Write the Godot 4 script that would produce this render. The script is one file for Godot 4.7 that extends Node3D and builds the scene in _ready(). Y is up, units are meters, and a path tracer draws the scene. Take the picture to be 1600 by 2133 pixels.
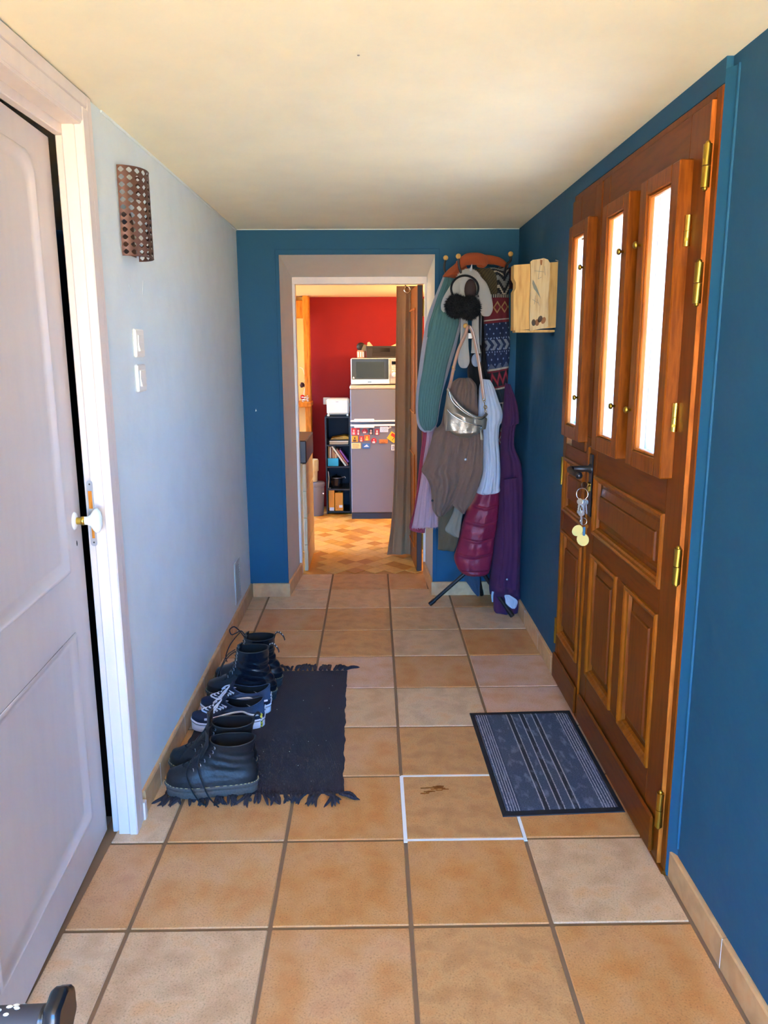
extends Node3D
# An entrance hall seen along its length: shoes on a rug, a panelled front door, a loaded coat stand, and a kitchen beyond the doorway. Units are metres.

const CEIL := 1.97
const XL := -0.70
const XR := 0.76
const ZEND := -4.245
const ZBACK := 1.6

var rng = RandomNumberGenerator.new()
var names = {}
var M = {}
var T = {}

# ---------------------------------------------------------------- mesh builder
class MB:
	var st = SurfaceTool.new()
	var group = 0
	func _init():
		st.begin(Mesh.PRIMITIVE_TRIANGLES)
		st.set_smooth_group(-1)
	func flat():
		st.set_smooth_group(-1)
		return self
	func soft():
		group += 1
		st.set_smooth_group(group)
		return self
	func v(p, uv = Vector2.ZERO):
		st.set_uv(uv)
		st.add_vertex(p)
	# corners run counter-clockwise seen from outside
	func tri(a, b, c, ua = Vector2.ZERO, ub = Vector2.ZERO, uc = Vector2.ZERO):
		v(a, ua); v(c, uc); v(b, ub)
	func quad(a, b, c, d, ua = Vector2.ZERO, ub = Vector2.ZERO, uc = Vector2.ZERO, ud = Vector2.ZERO):
		tri(a, b, c, ua, ub, uc)
		tri(a, c, d, ua, uc, ud)
	func box(lo: Vector3, hi: Vector3, r := 0.0, xf := Transform3D()):
		flat()
		var a = Vector3(min(lo.x, hi.x), min(lo.y, hi.y), min(lo.z, hi.z))
		var b = Vector3(max(lo.x, hi.x), max(lo.y, hi.y), max(lo.z, hi.z))
		r = min(r, 0.45 * min(b.x - a.x, min(b.y - a.y, b.z - a.z)))
		var c = (a + b) / 2
		var h = (b - a) / 2
		var f = func(sx, sy, sz, k):
			# corner point, pulled in along the axes other than k
			var p = Vector3(sx * (h.x - (0.0 if k == 0 else r)), sy * (h.y - (0.0 if k == 1 else r)), sz * (h.z - (0.0 if k == 2 else r)))
			return xf * (c + p)
		for k in 3:
			for s in [-1, 1]:
				var q = []
				for e in [[-1, -1], [1, -1], [1, 1], [-1, 1]]:
					var t = [0, 0, 0]
					t[k] = s
					t[(k + 1) % 3] = e[0]
					t[(k + 2) % 3] = e[1]
					q.append(f.call(t[0], t[1], t[2], k))
				if s > 0: quad(q[0], q[1], q[2], q[3])
				else: quad(q[3], q[2], q[1], q[0])
		if r <= 0.0: return self
		for k in 3:
			for s1 in [-1, 1]:
				for s2 in [-1, 1]:
					var i1 = (k + 1) % 3
					var i2 = (k + 2) % 3
					var t0 = [0, 0, 0]
					var t1 = [0, 0, 0]
					t0[k] = -1; t1[k] = 1
					t0[i1] = s1; t1[i1] = s1
					t0[i2] = s2; t1[i2] = s2
					var p0 = f.call(t0[0], t0[1], t0[2], i1)
					var p1 = f.call(t1[0], t1[1], t1[2], i1)
					var p2 = f.call(t1[0], t1[1], t1[2], i2)
					var p3 = f.call(t0[0], t0[1], t0[2], i2)
					if s1 * s2 > 0: quad(p1, p0, p3, p2)
					else: quad(p0, p1, p2, p3)
		for sx in [-1, 1]:
			for sy in [-1, 1]:
				for sz in [-1, 1]:
					var p = f.call(sx, sy, sz, 0)
					var q = f.call(sx, sy, sz, 1)
					var w = f.call(sx, sy, sz, 2)
					if sx * sy * sz > 0: tri(p, q, w)
					else: tri(p, w, q)
		return self
	# rings of the same count, each counter-clockwise seen from the end it is lofted towards
	func loft(rings: Array, cap0 := true, cap1 := true, closed := true):
		soft()
		var n: int = rings[0].size()
		var m = n if closed else n - 1
		for i in rings.size() - 1:
			var v0 = float(i) / (rings.size() - 1)
			var v1 = float(i + 1) / (rings.size() - 1)
			for j in m:
				var k = (j + 1) % n
				var u0 = float(j) / m
				var u1 = float(j + 1) / m
				quad(rings[i][j], rings[i][k], rings[i + 1][k], rings[i + 1][j], Vector2(u0, v0), Vector2(u1, v0), Vector2(u1, v1), Vector2(u0, v1))
		flat()
		if closed:
			if cap0: fan(rings[0], true)
			if cap1: fan(rings[-1], false)
		return self
	func fan(ring, flip):
		var c = Vector3.ZERO
		for p in ring: c += p
		c /= ring.size()
		for j in ring.size():
			var k: int = (j + 1) % ring.size()
			if flip: tri(c, ring[k], ring[j])
			else: tri(c, ring[j], ring[k])
	func tube(path: Array, rad, sides := 8, caps := true, squash := 1.0):
		var rings = []
		var t0: Vector3 = (path[1] - path[0]).normalized()
		var nn = t0.cross(Vector3.UP if absf(t0.y) < 0.9 else Vector3.RIGHT).normalized()
		for i in path.size():
			var t: Vector3 = (path[mini(i + 1, path.size() - 1)] - path[maxi(i - 1, 0)]).normalized()
			nn = (nn - t * nn.dot(t)).normalized()
			var b = t.cross(nn)
			var r = rad[i] if rad is Array else rad
			var ring = []
			for j in sides:
				var a = TAU * j / sides
				ring.append(path[i] + nn * cos(a) * r + b * sin(a) * r * squash)
			rings.append(ring)
		return loft(rings, caps, caps)
	# profile of (radius, height) pairs, bottom to top on the outside
	func lathe(profile: Array, xf := Transform3D(), segs := 24, caps := true):
		var rings = []
		for p in profile:
			var ring = []
			for j in segs:
				var a = TAU * j / segs
				ring.append(xf * Vector3(cos(a) * p.x, p.y, -sin(a) * p.x))
			rings.append(ring)
		return loft(rings, caps, caps)
	# polygon in the plane of xf's x and y (counter-clockwise seen from +z), given thickness along z
	func prism(poly: Array, depth: float, xf := Transform3D()):
		flat()
		var pk = PackedVector2Array(poly)
		if Geometry2D.is_polygon_clockwise(pk): pk.reverse()
		var idx = Geometry2D.triangulate_polygon(pk)
		for i in range(0, idx.size(), 3):
			var a = pk[idx[i]]
			var b = pk[idx[i + 1]]
			var c = pk[idx[i + 2]]
			if (b - a).cross(c - a) < 0:
				var t = b
				b = c
				c = t
			tri(xf * Vector3(a.x, a.y, depth), xf * Vector3(b.x, b.y, depth), xf * Vector3(c.x, c.y, depth), a, b, c)
			tri(xf * Vector3(a.x, a.y, 0), xf * Vector3(c.x, c.y, 0), xf * Vector3(b.x, b.y, 0), a, c, b)
		for i in pk.size():
			var a = pk[i]
			var b = pk[(i + 1) % pk.size()]
			quad(xf * Vector3(a.x, a.y, 0), xf * Vector3(b.x, b.y, 0), xf * Vector3(b.x, b.y, depth), xf * Vector3(a.x, a.y, depth))
		return self
	func ball(c: Vector3, r, sc := Vector3.ONE, segs := 16):
		var pr = []
		var n = maxi(6, segs / 2)
		for i in n + 1:
			var a = -PI / 2 + PI * i / n
			pr.append(Vector2(maxf(cos(a) * r, 0.0002), sin(a) * r))
		return lathe(pr, Transform3D(Basis.from_scale(sc), c), segs, false)
	func torus(c: Vector3, axis: Vector3, R: float, r: float, segs := 24, sides := 8):
		var ax = axis.normalized()
		var e1 = ax.cross(Vector3.UP if absf(ax.y) < 0.9 else Vector3.RIGHT).normalized()
		var e2 = ax.cross(e1)
		var rings = []
		for i in segs + 1:
			var a = TAU * i / segs
			var d = e1 * cos(a) + e2 * sin(a)
			var ring = []
			for j in sides:
				var b = TAU * j / sides
				ring.append(c + d * (R + cos(b) * r) - ax * sin(b) * r)
			rings.append(ring)
		return loft(rings, false, false)
	func done() -> ArrayMesh:
		st.generate_normals()
		return st.commit()

func vflip(a: Array) -> Array:
	var b = a.duplicate()
	b.reverse()
	return b

# smooth path through points
func spline(pts: Array, per := 6) -> Array:
	var out = []
	for i in pts.size() - 1:
		var p0 = pts[maxi(i - 1, 0)]
		var p1 = pts[i]
		var p2 = pts[i + 1]
		var p3 = pts[mini(i + 2, pts.size() - 1)]
		for k in per:
			var t = float(k) / per
			out.append(0.5 * ((2.0 * p1) + (p2 - p0) * t + (2.0 * p0 - 5.0 * p1 + 4.0 * p2 - p3) * t * t + (3.0 * p1 - p0 - 3.0 * p2 + p3) * t * t * t))
	out.append(pts[-1])
	return out

# ---------------------------------------------------------------- naming
func numbered(n: String, parent: Node) -> String:
	var key = str(parent.get_instance_id()) + n
	names[key] = names.get(key, -1) + 1
	return n if names[key] == 0 else "%s_%03d" % [n, names[key]]

func put(called: String, mesh, m, parent: Node = self) -> MeshInstance3D:
	var o = MeshInstance3D.new()
	o.name = numbered(called, parent)
	o.mesh = mesh.done() if mesh is MB else mesh
	o.material_override = M[m] if m is String else m
	parent.add_child(o, true)
	if parent != self and parent.has_meta("base"):
		o.position = -parent.get_meta("base")
	return o

func tag(o: Node, label: String, category := "", group := "") -> Node:
	o.set_meta("label", label)
	if category: o.set_meta("category", category)
	if group: o.set_meta("group", group)
	return o

func thing(called: String, label: String, category: String, base := Vector3.ZERO, group := "") -> Node3D:
	var o = Node3D.new()
	o.name = numbered(called, self)
	o.position = base
	o.set_meta("base", base)
	add_child(o, true)
	tag(o, label, category, group)
	return o

# the setting: a mesh or an empty base
func struct(called: String, mesh, m) -> Node3D:
	var o: Node3D
	if mesh == null:
		o = Node3D.new()
		o.name = numbered(called, self)
		add_child(o, true)
	else:
		o = put(called, mesh, m)
	o.set_meta("kind", "structure")
	return o

func bx(lo: Vector3, hi: Vector3, r := 0.0) -> MB:
	return MB.new().box(lo, hi, r)

# ---------------------------------------------------------------- materials
func noise_tex(freq: float, ramp: Array, octaves := 4, sd := 1, size := 512, kind := FastNoiseLite.TYPE_SIMPLEX_SMOOTH) -> NoiseTexture2D:
	var n = FastNoiseLite.new()
	n.noise_type = kind
	n.frequency = freq
	n.fractal_octaves = octaves
	n.seed = sd
	var t = NoiseTexture2D.new()
	t.width = size
	t.height = size
	t.seamless = true
	t.noise = n
	if ramp.size():
		var g = Gradient.new()
		var off = PackedFloat32Array()
		var cols = PackedColorArray()
		for e in ramp:
			off.append(e[0])
			cols.append(Color(e[1]) if e[1] is String else e[1])
		g.offsets = off
		g.colors = cols
		t.color_ramp = g
	return t

func mat(called: String, col, rough := 0.6, metal := 0.0) -> StandardMaterial3D:
	var m = StandardMaterial3D.new()
	m.resource_name = called
	m.albedo_color = Color(col) if col is String else col
	m.roughness = rough
	m.metallic = metal
	M[called] = m
	return m

func tri_tex(m: StandardMaterial3D, tex, scale: Vector3, world := true):
	m.albedo_texture = tex
	m.uv1_triplanar = true
	m.uv1_world_triplanar = world
	m.uv1_scale = scale
	return m

func bump(m: StandardMaterial3D, tex, h: float):
	m.heightmap_enabled = true
	m.heightmap_texture = tex
	m.heightmap_scale = h
	return m

func wood(called: String, col: String, tex, rough := 0.35, axis := 1) -> StandardMaterial3D:
	var m = mat(called, col, rough)
	var s = Vector3(5, 5, 5)
	s[axis] = 0.55
	tri_tex(m, tex, s)
	m.metallic_specular = 0.32
	return m

func fabric(called: String, col, b := 0.15, scale := 60.0, rim := 0.3) -> StandardMaterial3D:
	var m = mat(called, col, 0.95)
	tri_tex(m, T.fleck, Vector3.ONE * scale * 0.6, false)
	bump(m, T.weave, b)
	m.rim_enabled = true
	m.rim = rim
	m.rim_tint = 0.6
	return m

func materials():
	T.mottle = noise_tex(0.012, [[0.0, Color(0.90, 0.84, 0.76)], [0.35, Color(0.95, 0.91, 0.86)], [0.6, Color(1, 0.98, 0.94)], [1.0, Color(1, 0.90, 0.78)]], 5, 3)
	T.mottle2 = noise_tex(0.009, [[0.0, Color(0.94, 0.82, 0.68)], [0.4, Color(0.98, 0.93, 0.85)], [0.7, Color(1.0, 0.98, 0.97)], [1.0, Color(0.95, 0.89, 0.87)]], 5, 9)
	T.speck = noise_tex(0.15, [[0.0, Color(0.62, 0.56, 0.5)], [0.3, Color(0.93, 0.91, 0.89)], [1.0, Color(1, 1, 1)]], 3, 5)
	T.grain = noise_tex(0.02, [[0.0, Color(0.76, 0.70, 0.62)], [0.45, Color(0.92, 0.89, 0.84)], [0.6, Color(1, 0.99, 0.96)], [1.0, Color(0.86, 0.80, 0.72)]], 5, 12)
	T.softgrain = noise_tex(0.02, [[0.0, Color(0.84, 0.78, 0.72)], [0.5, Color(0.97, 0.95, 0.92)], [1.0, Color(1, 1, 1)]], 4, 13)
	T.plaster = noise_tex(0.012, [[0.0, Color(0.975, 0.975, 0.975)], [0.5, Color(0.99, 0.99, 0.99)], [1.0, Color(1, 1, 1)]], 5, 21)
	T.rough = noise_tex(0.03, [], 5, 22)
	T.fine = noise_tex(0.2, [], 3, 23, 256)
	T.fleck = noise_tex(0.12, [[0.0, Color(0.72, 0.72, 0.72)], [0.5, Color(0.92, 0.92, 0.92)], [1.0, Color(1, 1, 1)]], 3, 24, 256)
	T.heather = noise_tex(0.18, [[0.0, Color(0.45, 0.42, 0.4)], [0.4, Color(0.85, 0.83, 0.82)], [0.7, Color(1, 1, 1)], [1.0, Color(1, 0.96, 0.92)]], 4, 25, 256)
	T.weave = weave_tex()
	T.dust = noise_tex(0.03, [[0.0, Color(1, 1, 1)], [0.5, Color(1, 1, 1)], [0.75, Color(1.5, 1.5, 1.5)], [1.0, Color(2, 2, 2)]], 5, 31)

	# the shell
	var m = mat("paint_white", "dfe6e2", 0.85)
	tri_tex(m, T.plaster, Vector3.ONE * 0.9)
	bump(m, T.rough, 0.1)
	m = mat("paint_ceiling", "f8edcc", 0.9)
	tri_tex(m, T.plaster, Vector3.ONE * 0.7)
	bump(m, T.rough, 0.06)
	m = mat("paint_blue", "024f6e", 0.7)
	tri_tex(m, T.plaster, Vector3.ONE * 0.8)
	bump(m, T.rough, 0.12)
	m = mat("paint_reveal", "d4d0c6", 0.7)
	tri_tex(m, T.plaster, Vector3.ONE)
	m = mat("paint_red", "900000", 0.8)
	tri_tex(m, T.plaster, Vector3.ONE)
	mat("paint_kitchen", "f3dcae", 0.85)
	mat("caulk", "e8ece4", 0.8)
	m = mat("door_paint", "d6c8c0", 0.4)
	tri_tex(m, T.plaster, Vector3(3, 0.6, 3))
	m = mat("frame_paint", "e8d8cc", 0.42)
	tri_tex(m, T.plaster, Vector3(3, 0.6, 3))
	m = mat("grout", "8a6a4a", 0.95)
	bump(m, T.fine, 0.1)
	mat("grout_white", "fbf8f2", 0.95)
	for i in 8:
		m = mat("tile_%d" % i, ["e6b680", "ebc8a0", "e4b27e", "f0d2ae", "e2aa6e", "eac294", "ecc6ac", "dfac74"][i], 0.42)
		tri_tex(m, T.mottle if i % 2 else T.mottle2, Vector3.ONE * (1.1 + 0.07 * i), false)
		m.uv1_offset = Vector3(0.37 * i, 0.21 * i, 0.53 * i)
		m.detail_enabled = true
		m.detail_albedo = T.speck
		m.detail_blend_mode = BaseMaterial3D.BLEND_MODE_MUL
		m.detail_uv_layer = BaseMaterial3D.DETAIL_UV_2
		m.uv2_triplanar = true
		m.uv2_world_triplanar = true
		m.uv2_scale = Vector3.ONE * 2.2
		bump(m, T.rough, 0.06)
	for i in 3:
		m = mat("skirting_%d" % i, ["d9b184", "dcb88e", "d3a878"][i], 0.45)
		tri_tex(m, T.mottle, Vector3.ONE * 1.6)
	for i in 4:
		m = mat("parquet_%d" % i, ["dca644", "eec268", "c88c34", "e4b868"][i], 0.4)
		tri_tex(m, T.softgrain, Vector3(2, 4, 9))
	m = mat("sill", "8f8a80", 0.8)
	tri_tex(m, T.speck, Vector3.ONE * 3)

	# timber
	wood("door_wood", "783b03", T.softgrain, 0.42)
	wood("door_wood_across", "743803", T.softgrain, 0.42, 2)
	wood("casement_wood", "8c480a", T.grain, 0.35)
	wood("moulding_wood", "98520e", T.grain, 0.32)
	wood("edge_wood", "c06a24", T.grain, 0.4)
	wood("pine", "d0a868", T.softgrain, 0.6)
	wood("bark_plank", "cdb68c", T.softgrain, 0.75)
	wood("orange_wood", "dd8a2c", T.grain, 0.5)
	wood("oak_board", "dcc7a4", T.softgrain, 0.55)
	wood("ball_wood", "d8a860", T.softgrain, 0.45)
	wood("inner_door_wood", "9a5a22", T.grain, 0.4)

	# metals, glass, hard things
	mat("brass", "b08a34", 0.3, 1.0)
	mat("brass_bright", "d8b04c", 0.25, 1.0)
	mat("chrome", "d6d6d6", 0.18, 1.0)
	mat("steel", "b8bcc4", 0.3, 1.0)
	m = mat("bronze_sheet", "6b4a3c", 0.42, 0.6)
	mat("black_iron", "15151a", 0.35)
	mat("black_metal", "101014", 0.4)
	mat("black_plastic", "0c0d12", 0.35)
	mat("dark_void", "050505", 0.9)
	mat("porcelain", "f4f4ee", 0.12)
	mat("white_plastic", "efeadb", 0.35)
	mat("white_gloss", "f2f2f2", 0.25)
	mat("key_tag", "dcc878", 0.5)
	mat("key_blue", "4a7690", 0.4)
	m = mat("pane", Color(0.95, 0.97, 1.0, 0.12), 0.08)
	m.transparency = BaseMaterial3D.TRANSPARENCY_ALPHA
	m = mat("frosted_pane", Color(0.96, 0.97, 0.97, 0.5), 0.45)
	m.transparency = BaseMaterial3D.TRANSPARENCY_ALPHA
	m.backlight_enabled = true
	m.backlight = Color(1, 1, 1)
	mat("rebate_cream", "efe6cc", 0.6)
	mat("cream_curtain", "e8e2d4", 0.9)

func weave_tex() -> ImageTexture:
	var im = Image.create_empty(64, 64, false, Image.FORMAT_RGB8)
	for y in 64:
		for x in 64:
			var a = sin(x * TAU / 8.0) * 0.5 + 0.5
			var b = sin(y * TAU / 8.0) * 0.5 + 0.5
			var w = a if (int(x / 8.0) + int(y / 8.0)) % 2 == 0 else b
			im.set_pixel(x, y, Color(w, w, w))
	return ImageTexture.create_from_image(im)

# ---------------------------------------------------------------- the scene
func _ready():
	rng.seed = 7
	camera_and_light()
	materials()
	shell()
	floor_tiles()
	skirtings()
	end_wall()
	front_door()
	side_door()
	kitchen()
	kitchen_things()
	wall_things()
	floor_things()
	coat_stand()
	foreground()

func camera_and_light():
	var cam = Camera3D.new()
	cam.name = "camera"
	var pitch = 0.20394
	var yaw = 0.01249
	var roll = -0.0054
	var fwd = Vector3(sin(yaw), 0, -cos(yaw))
	var right = Vector3(cos(yaw), 0, sin(yaw))
	var f2 = fwd * cos(pitch) - Vector3.UP * sin(pitch)
	var u2 = Vector3.UP * cos(pitch) + fwd * sin(pitch)
	var r3 = right * cos(roll) + u2 * sin(roll)
	var u3 = u2 * cos(roll) - right * sin(roll)
	cam.transform = Transform3D(Basis(r3, u3, -f2), Vector3(0, 1.3592, 0))
	cam.fov = rad_to_deg(2.0 * atan(1066.5 / 1631.2))
	cam.near = 0.05
	cam.far = 100.0
	add_child(cam)

	var env = Environment.new()
	env.background_mode = Environment.BG_SKY
	var sky = Sky.new()
	var sm = ProceduralSkyMaterial.new()
	sm.sky_top_color = Color(0.22, 0.55, 1.0)
	sm.sky_horizon_color = Color(0.40, 0.72, 1.0)
	sm.sky_curve = 0.25
	sm.sky_energy_multiplier = 1.0
	sm.ground_horizon_color = Color(0.85, 0.78, 0.62)
	sm.ground_bottom_color = Color(0.75, 0.62, 0.42)
	sm.ground_energy_multiplier = 1.0
	sky.sky_material = sm
	env.sky = sky
	env.background_energy_multiplier = 14.0
	env.tonemap_mode = Environment.TONE_MAPPER_LINEAR
	env.tonemap_exposure = 2.6
	env.sdfgi_enabled = true
	env.ssao_enabled = true
	env.ssil_enabled = true
	var we = WorldEnvironment.new()
	we.name = "environment"
	we.environment = env
	add_child(we)

	var sun = DirectionalLight3D.new()
	sun.name = "sun"
	sun.light_color = Color(1.0, 0.93, 0.78)
	sun.light_energy = 13.0
	sun.light_angular_distance = 0.5
	sun.shadow_enabled = true
	sun.sky_mode = DirectionalLight3D.SKY_MODE_LIGHT_ONLY
	# from high behind and to the left: it strikes the ground outside and never enters by the front door
	sun.look_at_from_position(Vector3(-2.2, 6.0, 4.2), Vector3.ZERO)
	add_child(sun)

func shell():
	# ground outside
	mat("gravel", "e6d6a2", 0.95)
	tri_tex(M.gravel, T.speck, Vector3.ONE * 0.7)
	struct("ground", bx(Vector3(-14, -0.22, -14), Vector3(16, -0.16, 16)), "gravel")
	# floor slab in grout colour; the tiles lie on it
	var fl = struct("floor", bx(Vector3(-0.79, -0.15, -4.69), Vector3(0.80, -0.0035, ZBACK)), "grout")
	fl.set_meta("label", "terracotta tiled hall floor with brown joints")
	# ceiling
	var ce = struct("ceiling", bx(Vector3(-2.6, CEIL, -4.245), Vector3(1.0, CEIL + 0.2, ZBACK + 0.1)), "paint_ceiling")
	put("speck", MB.new().ball(Vector3(-0.026, 1.97, -1.818), 0.003, Vector3(1, 0.4, 1.4), 8), "sill", ce)
	# left wall beyond the side door, above it, and behind the camera
	var w = MB.new()
	w.box(Vector3(XL - 0.06, -0.02, -4.26), Vector3(XL, CEIL + 0.01, -2.075))
	w.box(Vector3(XL - 0.15, -0.02, -1.15), Vector3(XL, CEIL + 0.01, ZBACK))
	w.box(Vector3(XL - 0.06, 1.93, -2.08), Vector3(XL, CEIL + 0.01, -1.15))
	var wl = struct("wall_left", w, "paint_white")
	for e in [[Vector3(-0.7, 1.548, -2.342), Vector3(-0.7, 1.524, -2.364)], [Vector3(-0.7, 1.571, -2.491), Vector3(-0.7, 1.519, -2.474)]]:
		put("scuff", MB.new().tube(spline([e[0], (e[0] + e[1]) / 2 + Vector3(0, 0, 0.003), e[1]], 3), [0.0004, 0.0012, 0.0016, 0.0018, 0.0014, 0.0008, 0.0004], 5), "caulk", wl)
	# right wall with the front door's opening, a little thicker beyond the door than before it
	w = MB.new()
	w.box(Vector3(XR, -0.02, -4.26), Vector3(XR + 0.25, CEIL + 0.01, -3.085))
	w.box(Vector3(XR, 1.918, -3.085), Vector3(XR + 0.25, CEIL + 0.01, -1.822))
	w.box(Vector3(XR + 0.015, -0.02, -1.79), Vector3(XR + 0.25, CEIL + 0.01, ZBACK))
	w.box(Vector3(XR + 0.0151, 1.918, -1.822), Vector3(XR + 0.25, CEIL + 0.01, -1.79))
	w.prism([Vector2(XR + 0.25, 1.822), Vector2(XR, 1.822), Vector2(XR + 0.015, 1.788), Vector2(XR + 0.25, 1.788)], 1.944, Transform3D(Basis(Vector3(1, 0, 0), Vector3(0, 0, -1), Vector3(0, 1, 0)), Vector3(0, 0, 0)))
	w.tube([Vector3(XR + 0.014, 0.1, -1.787), Vector3(XR + 0.014, 1.2, -1.7885), Vector3(XR + 0.014, 1.945, -1.787)], 0.004, 8)
	struct("wall_right", w, "paint_blue")
	# thin pale seam where the ceiling meets the walls
	w = MB.new()
	w.tube([Vector3(XL, CEIL - 0.002, -2.2), Vector3(XL + 0.001, CEIL - 0.002, -3.1), Vector3(XL, CEIL - 0.002, -4.24)], 0.005, 6)
	w.tube([Vector3(XL, CEIL, ZEND), Vector3(0.1, CEIL - 0.001, ZEND), Vector3(XR, CEIL, ZEND)], 0.0035, 6)
	struct("trim_1", w, "caulk")
	# wall behind the camera with a wide glazed opening
	w = MB.new()
	w.box(Vector3(-2.6, -0.02, ZBACK), Vector3(XL - 0.14, CEIL + 0.01, ZBACK + 0.1))
	w.box(Vector3(XR + 0.02, -0.02, ZBACK), Vector3(1.0, CEIL + 0.01, ZBACK + 0.1))
	struct("wall_back", w, "paint_white")
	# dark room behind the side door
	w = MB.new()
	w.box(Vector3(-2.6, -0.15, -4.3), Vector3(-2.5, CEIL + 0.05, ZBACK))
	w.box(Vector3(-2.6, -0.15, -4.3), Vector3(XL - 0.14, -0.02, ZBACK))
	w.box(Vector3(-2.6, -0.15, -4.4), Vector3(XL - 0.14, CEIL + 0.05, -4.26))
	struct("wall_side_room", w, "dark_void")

func floor_tiles():
	var fl = get_node("floor")
	var pitch = 0.34
	var j = 0.005   # half a joint
	var x0 = -0.599
	var z0 = 1.984
	var shared = {}
	for row in range(-8, 9):
		for col in range(-1, 5):
			var a = x0 + pitch * col + j
			var b = x0 + pitch * (col + 1) - j
			var n = z0 + pitch * row + j
			var f = z0 + pitch * (row + 1) - j
			f = minf(f, 4.681)
			var left = -0.69
			if n < 2.02 and f > 1.2: left = -0.752
			a = maxf(a, left)
			b = minf(b, 0.764 if n < 1.7 else 0.752)
			if row == 7:
				a = maxf(a, -0.47); b = minf(b, 0.305)
			if b - a < 0.02 or f - n < 0.02: continue
			var sz = Vector3(b - a, 0.008, f - n)
			var key = str(sz.snapped(Vector3.ONE * 0.001))
			if not shared.has(key): shared[key] = bx(-sz / 2, sz / 2, 0.0022).done()
			var o = put("tile", shared[key], "tile_%d" % rng.randi_range(0, 7), fl)
			o.position = Vector3((a + b) / 2, -0.004 + rng.randf_range(-0.0004, 0.0004), -(n + f) / 2)
	# the repaired joints are white
	var w = MB.new()
	w.box(Vector3(0.0755, -0.004, -2.325), Vector3(0.0865, -0.0008, -1.975))
	w.box(Vector3(0.08, -0.004, -2.3285), Vector3(0.40, -0.0008, -2.3195))
	w.box(Vector3(0.08, -0.004, -1.988), Vector3(0.42, -0.0008, -1.980))
	w.box(Vector3(0.4165, -0.004, -2.2), Vector3(0.4255, -0.0008, -1.975))
	put("white_joint", w, "grout_white", fl).set_meta("label", "white filler in the joints round two tiles")
	# scratch mark on a tile
	w = MB.new()
	for i in 26:
		var c = Vector3(0.145 + rng.randf() * 0.07, 0.0004, -2.225 - rng.randf() * 0.035)
		c.z += (c.x - 0.18) * -0.25
		w.box(c - Vector3(rng.randf_range(0.006, 0.016), 0.0004, 0.0022), c + Vector3(rng.randf_range(0.005, 0.014), 0.0006, 0.0022))
	mat("scuff", "9c5a14", 0.8)
	put("stain", w, "scuff", fl).set_meta("label", "small brown stain")
	# stone sill under the side door
	struct("trim_2", bx(Vector3(-0.84, -0.03, -2.13), Vector3(-0.752, -0.006, -1.1), 0.003), "sill")

func skirt(parent: Node, from: Vector3, to: Vector3, out: Vector3, h := 0.078, t := 0.011):
	# one skirting tile with a rounded top edge, from and to along its foot at the wall's face
	var d = (to - from)
	var l = d.length()
	var pr = [Vector2(0, 0), Vector2(t, 0), Vector2(t, h - 0.006), Vector2(t * 0.75, h - 0.0015), Vector2(t * 0.3, h), Vector2(0, h)]
	var ez = d.normalized()
	var w = MB.new().prism(pr, l, Transform3D(Basis(out, Vector3.UP, ez), from))
	return put("skirting_tile", w, "skirting_%d" % rng.randi_range(0, 2), parent)

func skirt_run(called: String, from: Vector3, to: Vector3, out: Vector3, cuts: Array, h := 0.078):
	var s = struct(called, null, null)
	var l = (to - from).length()
	var d = (to - from).normalized()
	var at = [0.0]
	at.append_array(cuts)
	at.append(l)
	for i in at.size() - 1:
		skirt(s, from + d * (at[i] + 0.0012), from + d * (at[i + 1] - 0.0012), out, h)
	# pale filler in the joints
	var w = MB.new()
	var any = false
	for c in cuts:
		var p: Vector3 = from + d * c
		w.box(p - d * 0.0014 - Vector3(0, 0, 0), p + d * 0.0014 + out * 0.0112 + Vector3(0, h - 0.004, 0))
		any = true
	if any: put("joint", w, "grout_white", s)

func skirtings():
	skirt_run("baseboard_left", Vector3(XL, 0, -2.125), Vector3(XL, 0, ZEND), Vector3.RIGHT, [0.165, 0.495, 0.825, 1.155, 1.485, 1.815])
	skirt_run("baseboard_right_1", Vector3(XR, 0, -3.088), Vector3(XR, 0, ZEND), Vector3.LEFT, [0.055, 0.32, 0.65, 0.98])
	skirt_run("baseboard_right_2", Vector3(XR + 0.015, 0, ZBACK), Vector3(XR + 0.015, 0, -1.826), Vector3.LEFT, [0.13, 0.46, 0.79, 1.12, 1.45, 1.78, 2.11, 2.44, 2.77, 3.10])
	skirt_run("baseboard_end_1", Vector3(-0.688, 0, ZEND), Vector3(-0.478, 0, ZEND), Vector3.BACK, [])
	skirt_run("baseboard_end_2", Vector3(0.318, 0, ZEND), Vector3(XR - 0.011, 0, ZEND), Vector3.BACK, [0.27])
	skirt_run("baseboard_reveal_1", Vector3(-0.489, 0, ZEND + 0.01), Vector3(-0.458, 0, -4.67), Vector3.RIGHT, [])
	skirt_run("baseboard_reveal_2", Vector3(0.329, 0, ZEND + 0.01), Vector3(0.308, 0, -4.67), Vector3.LEFT, [])

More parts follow.
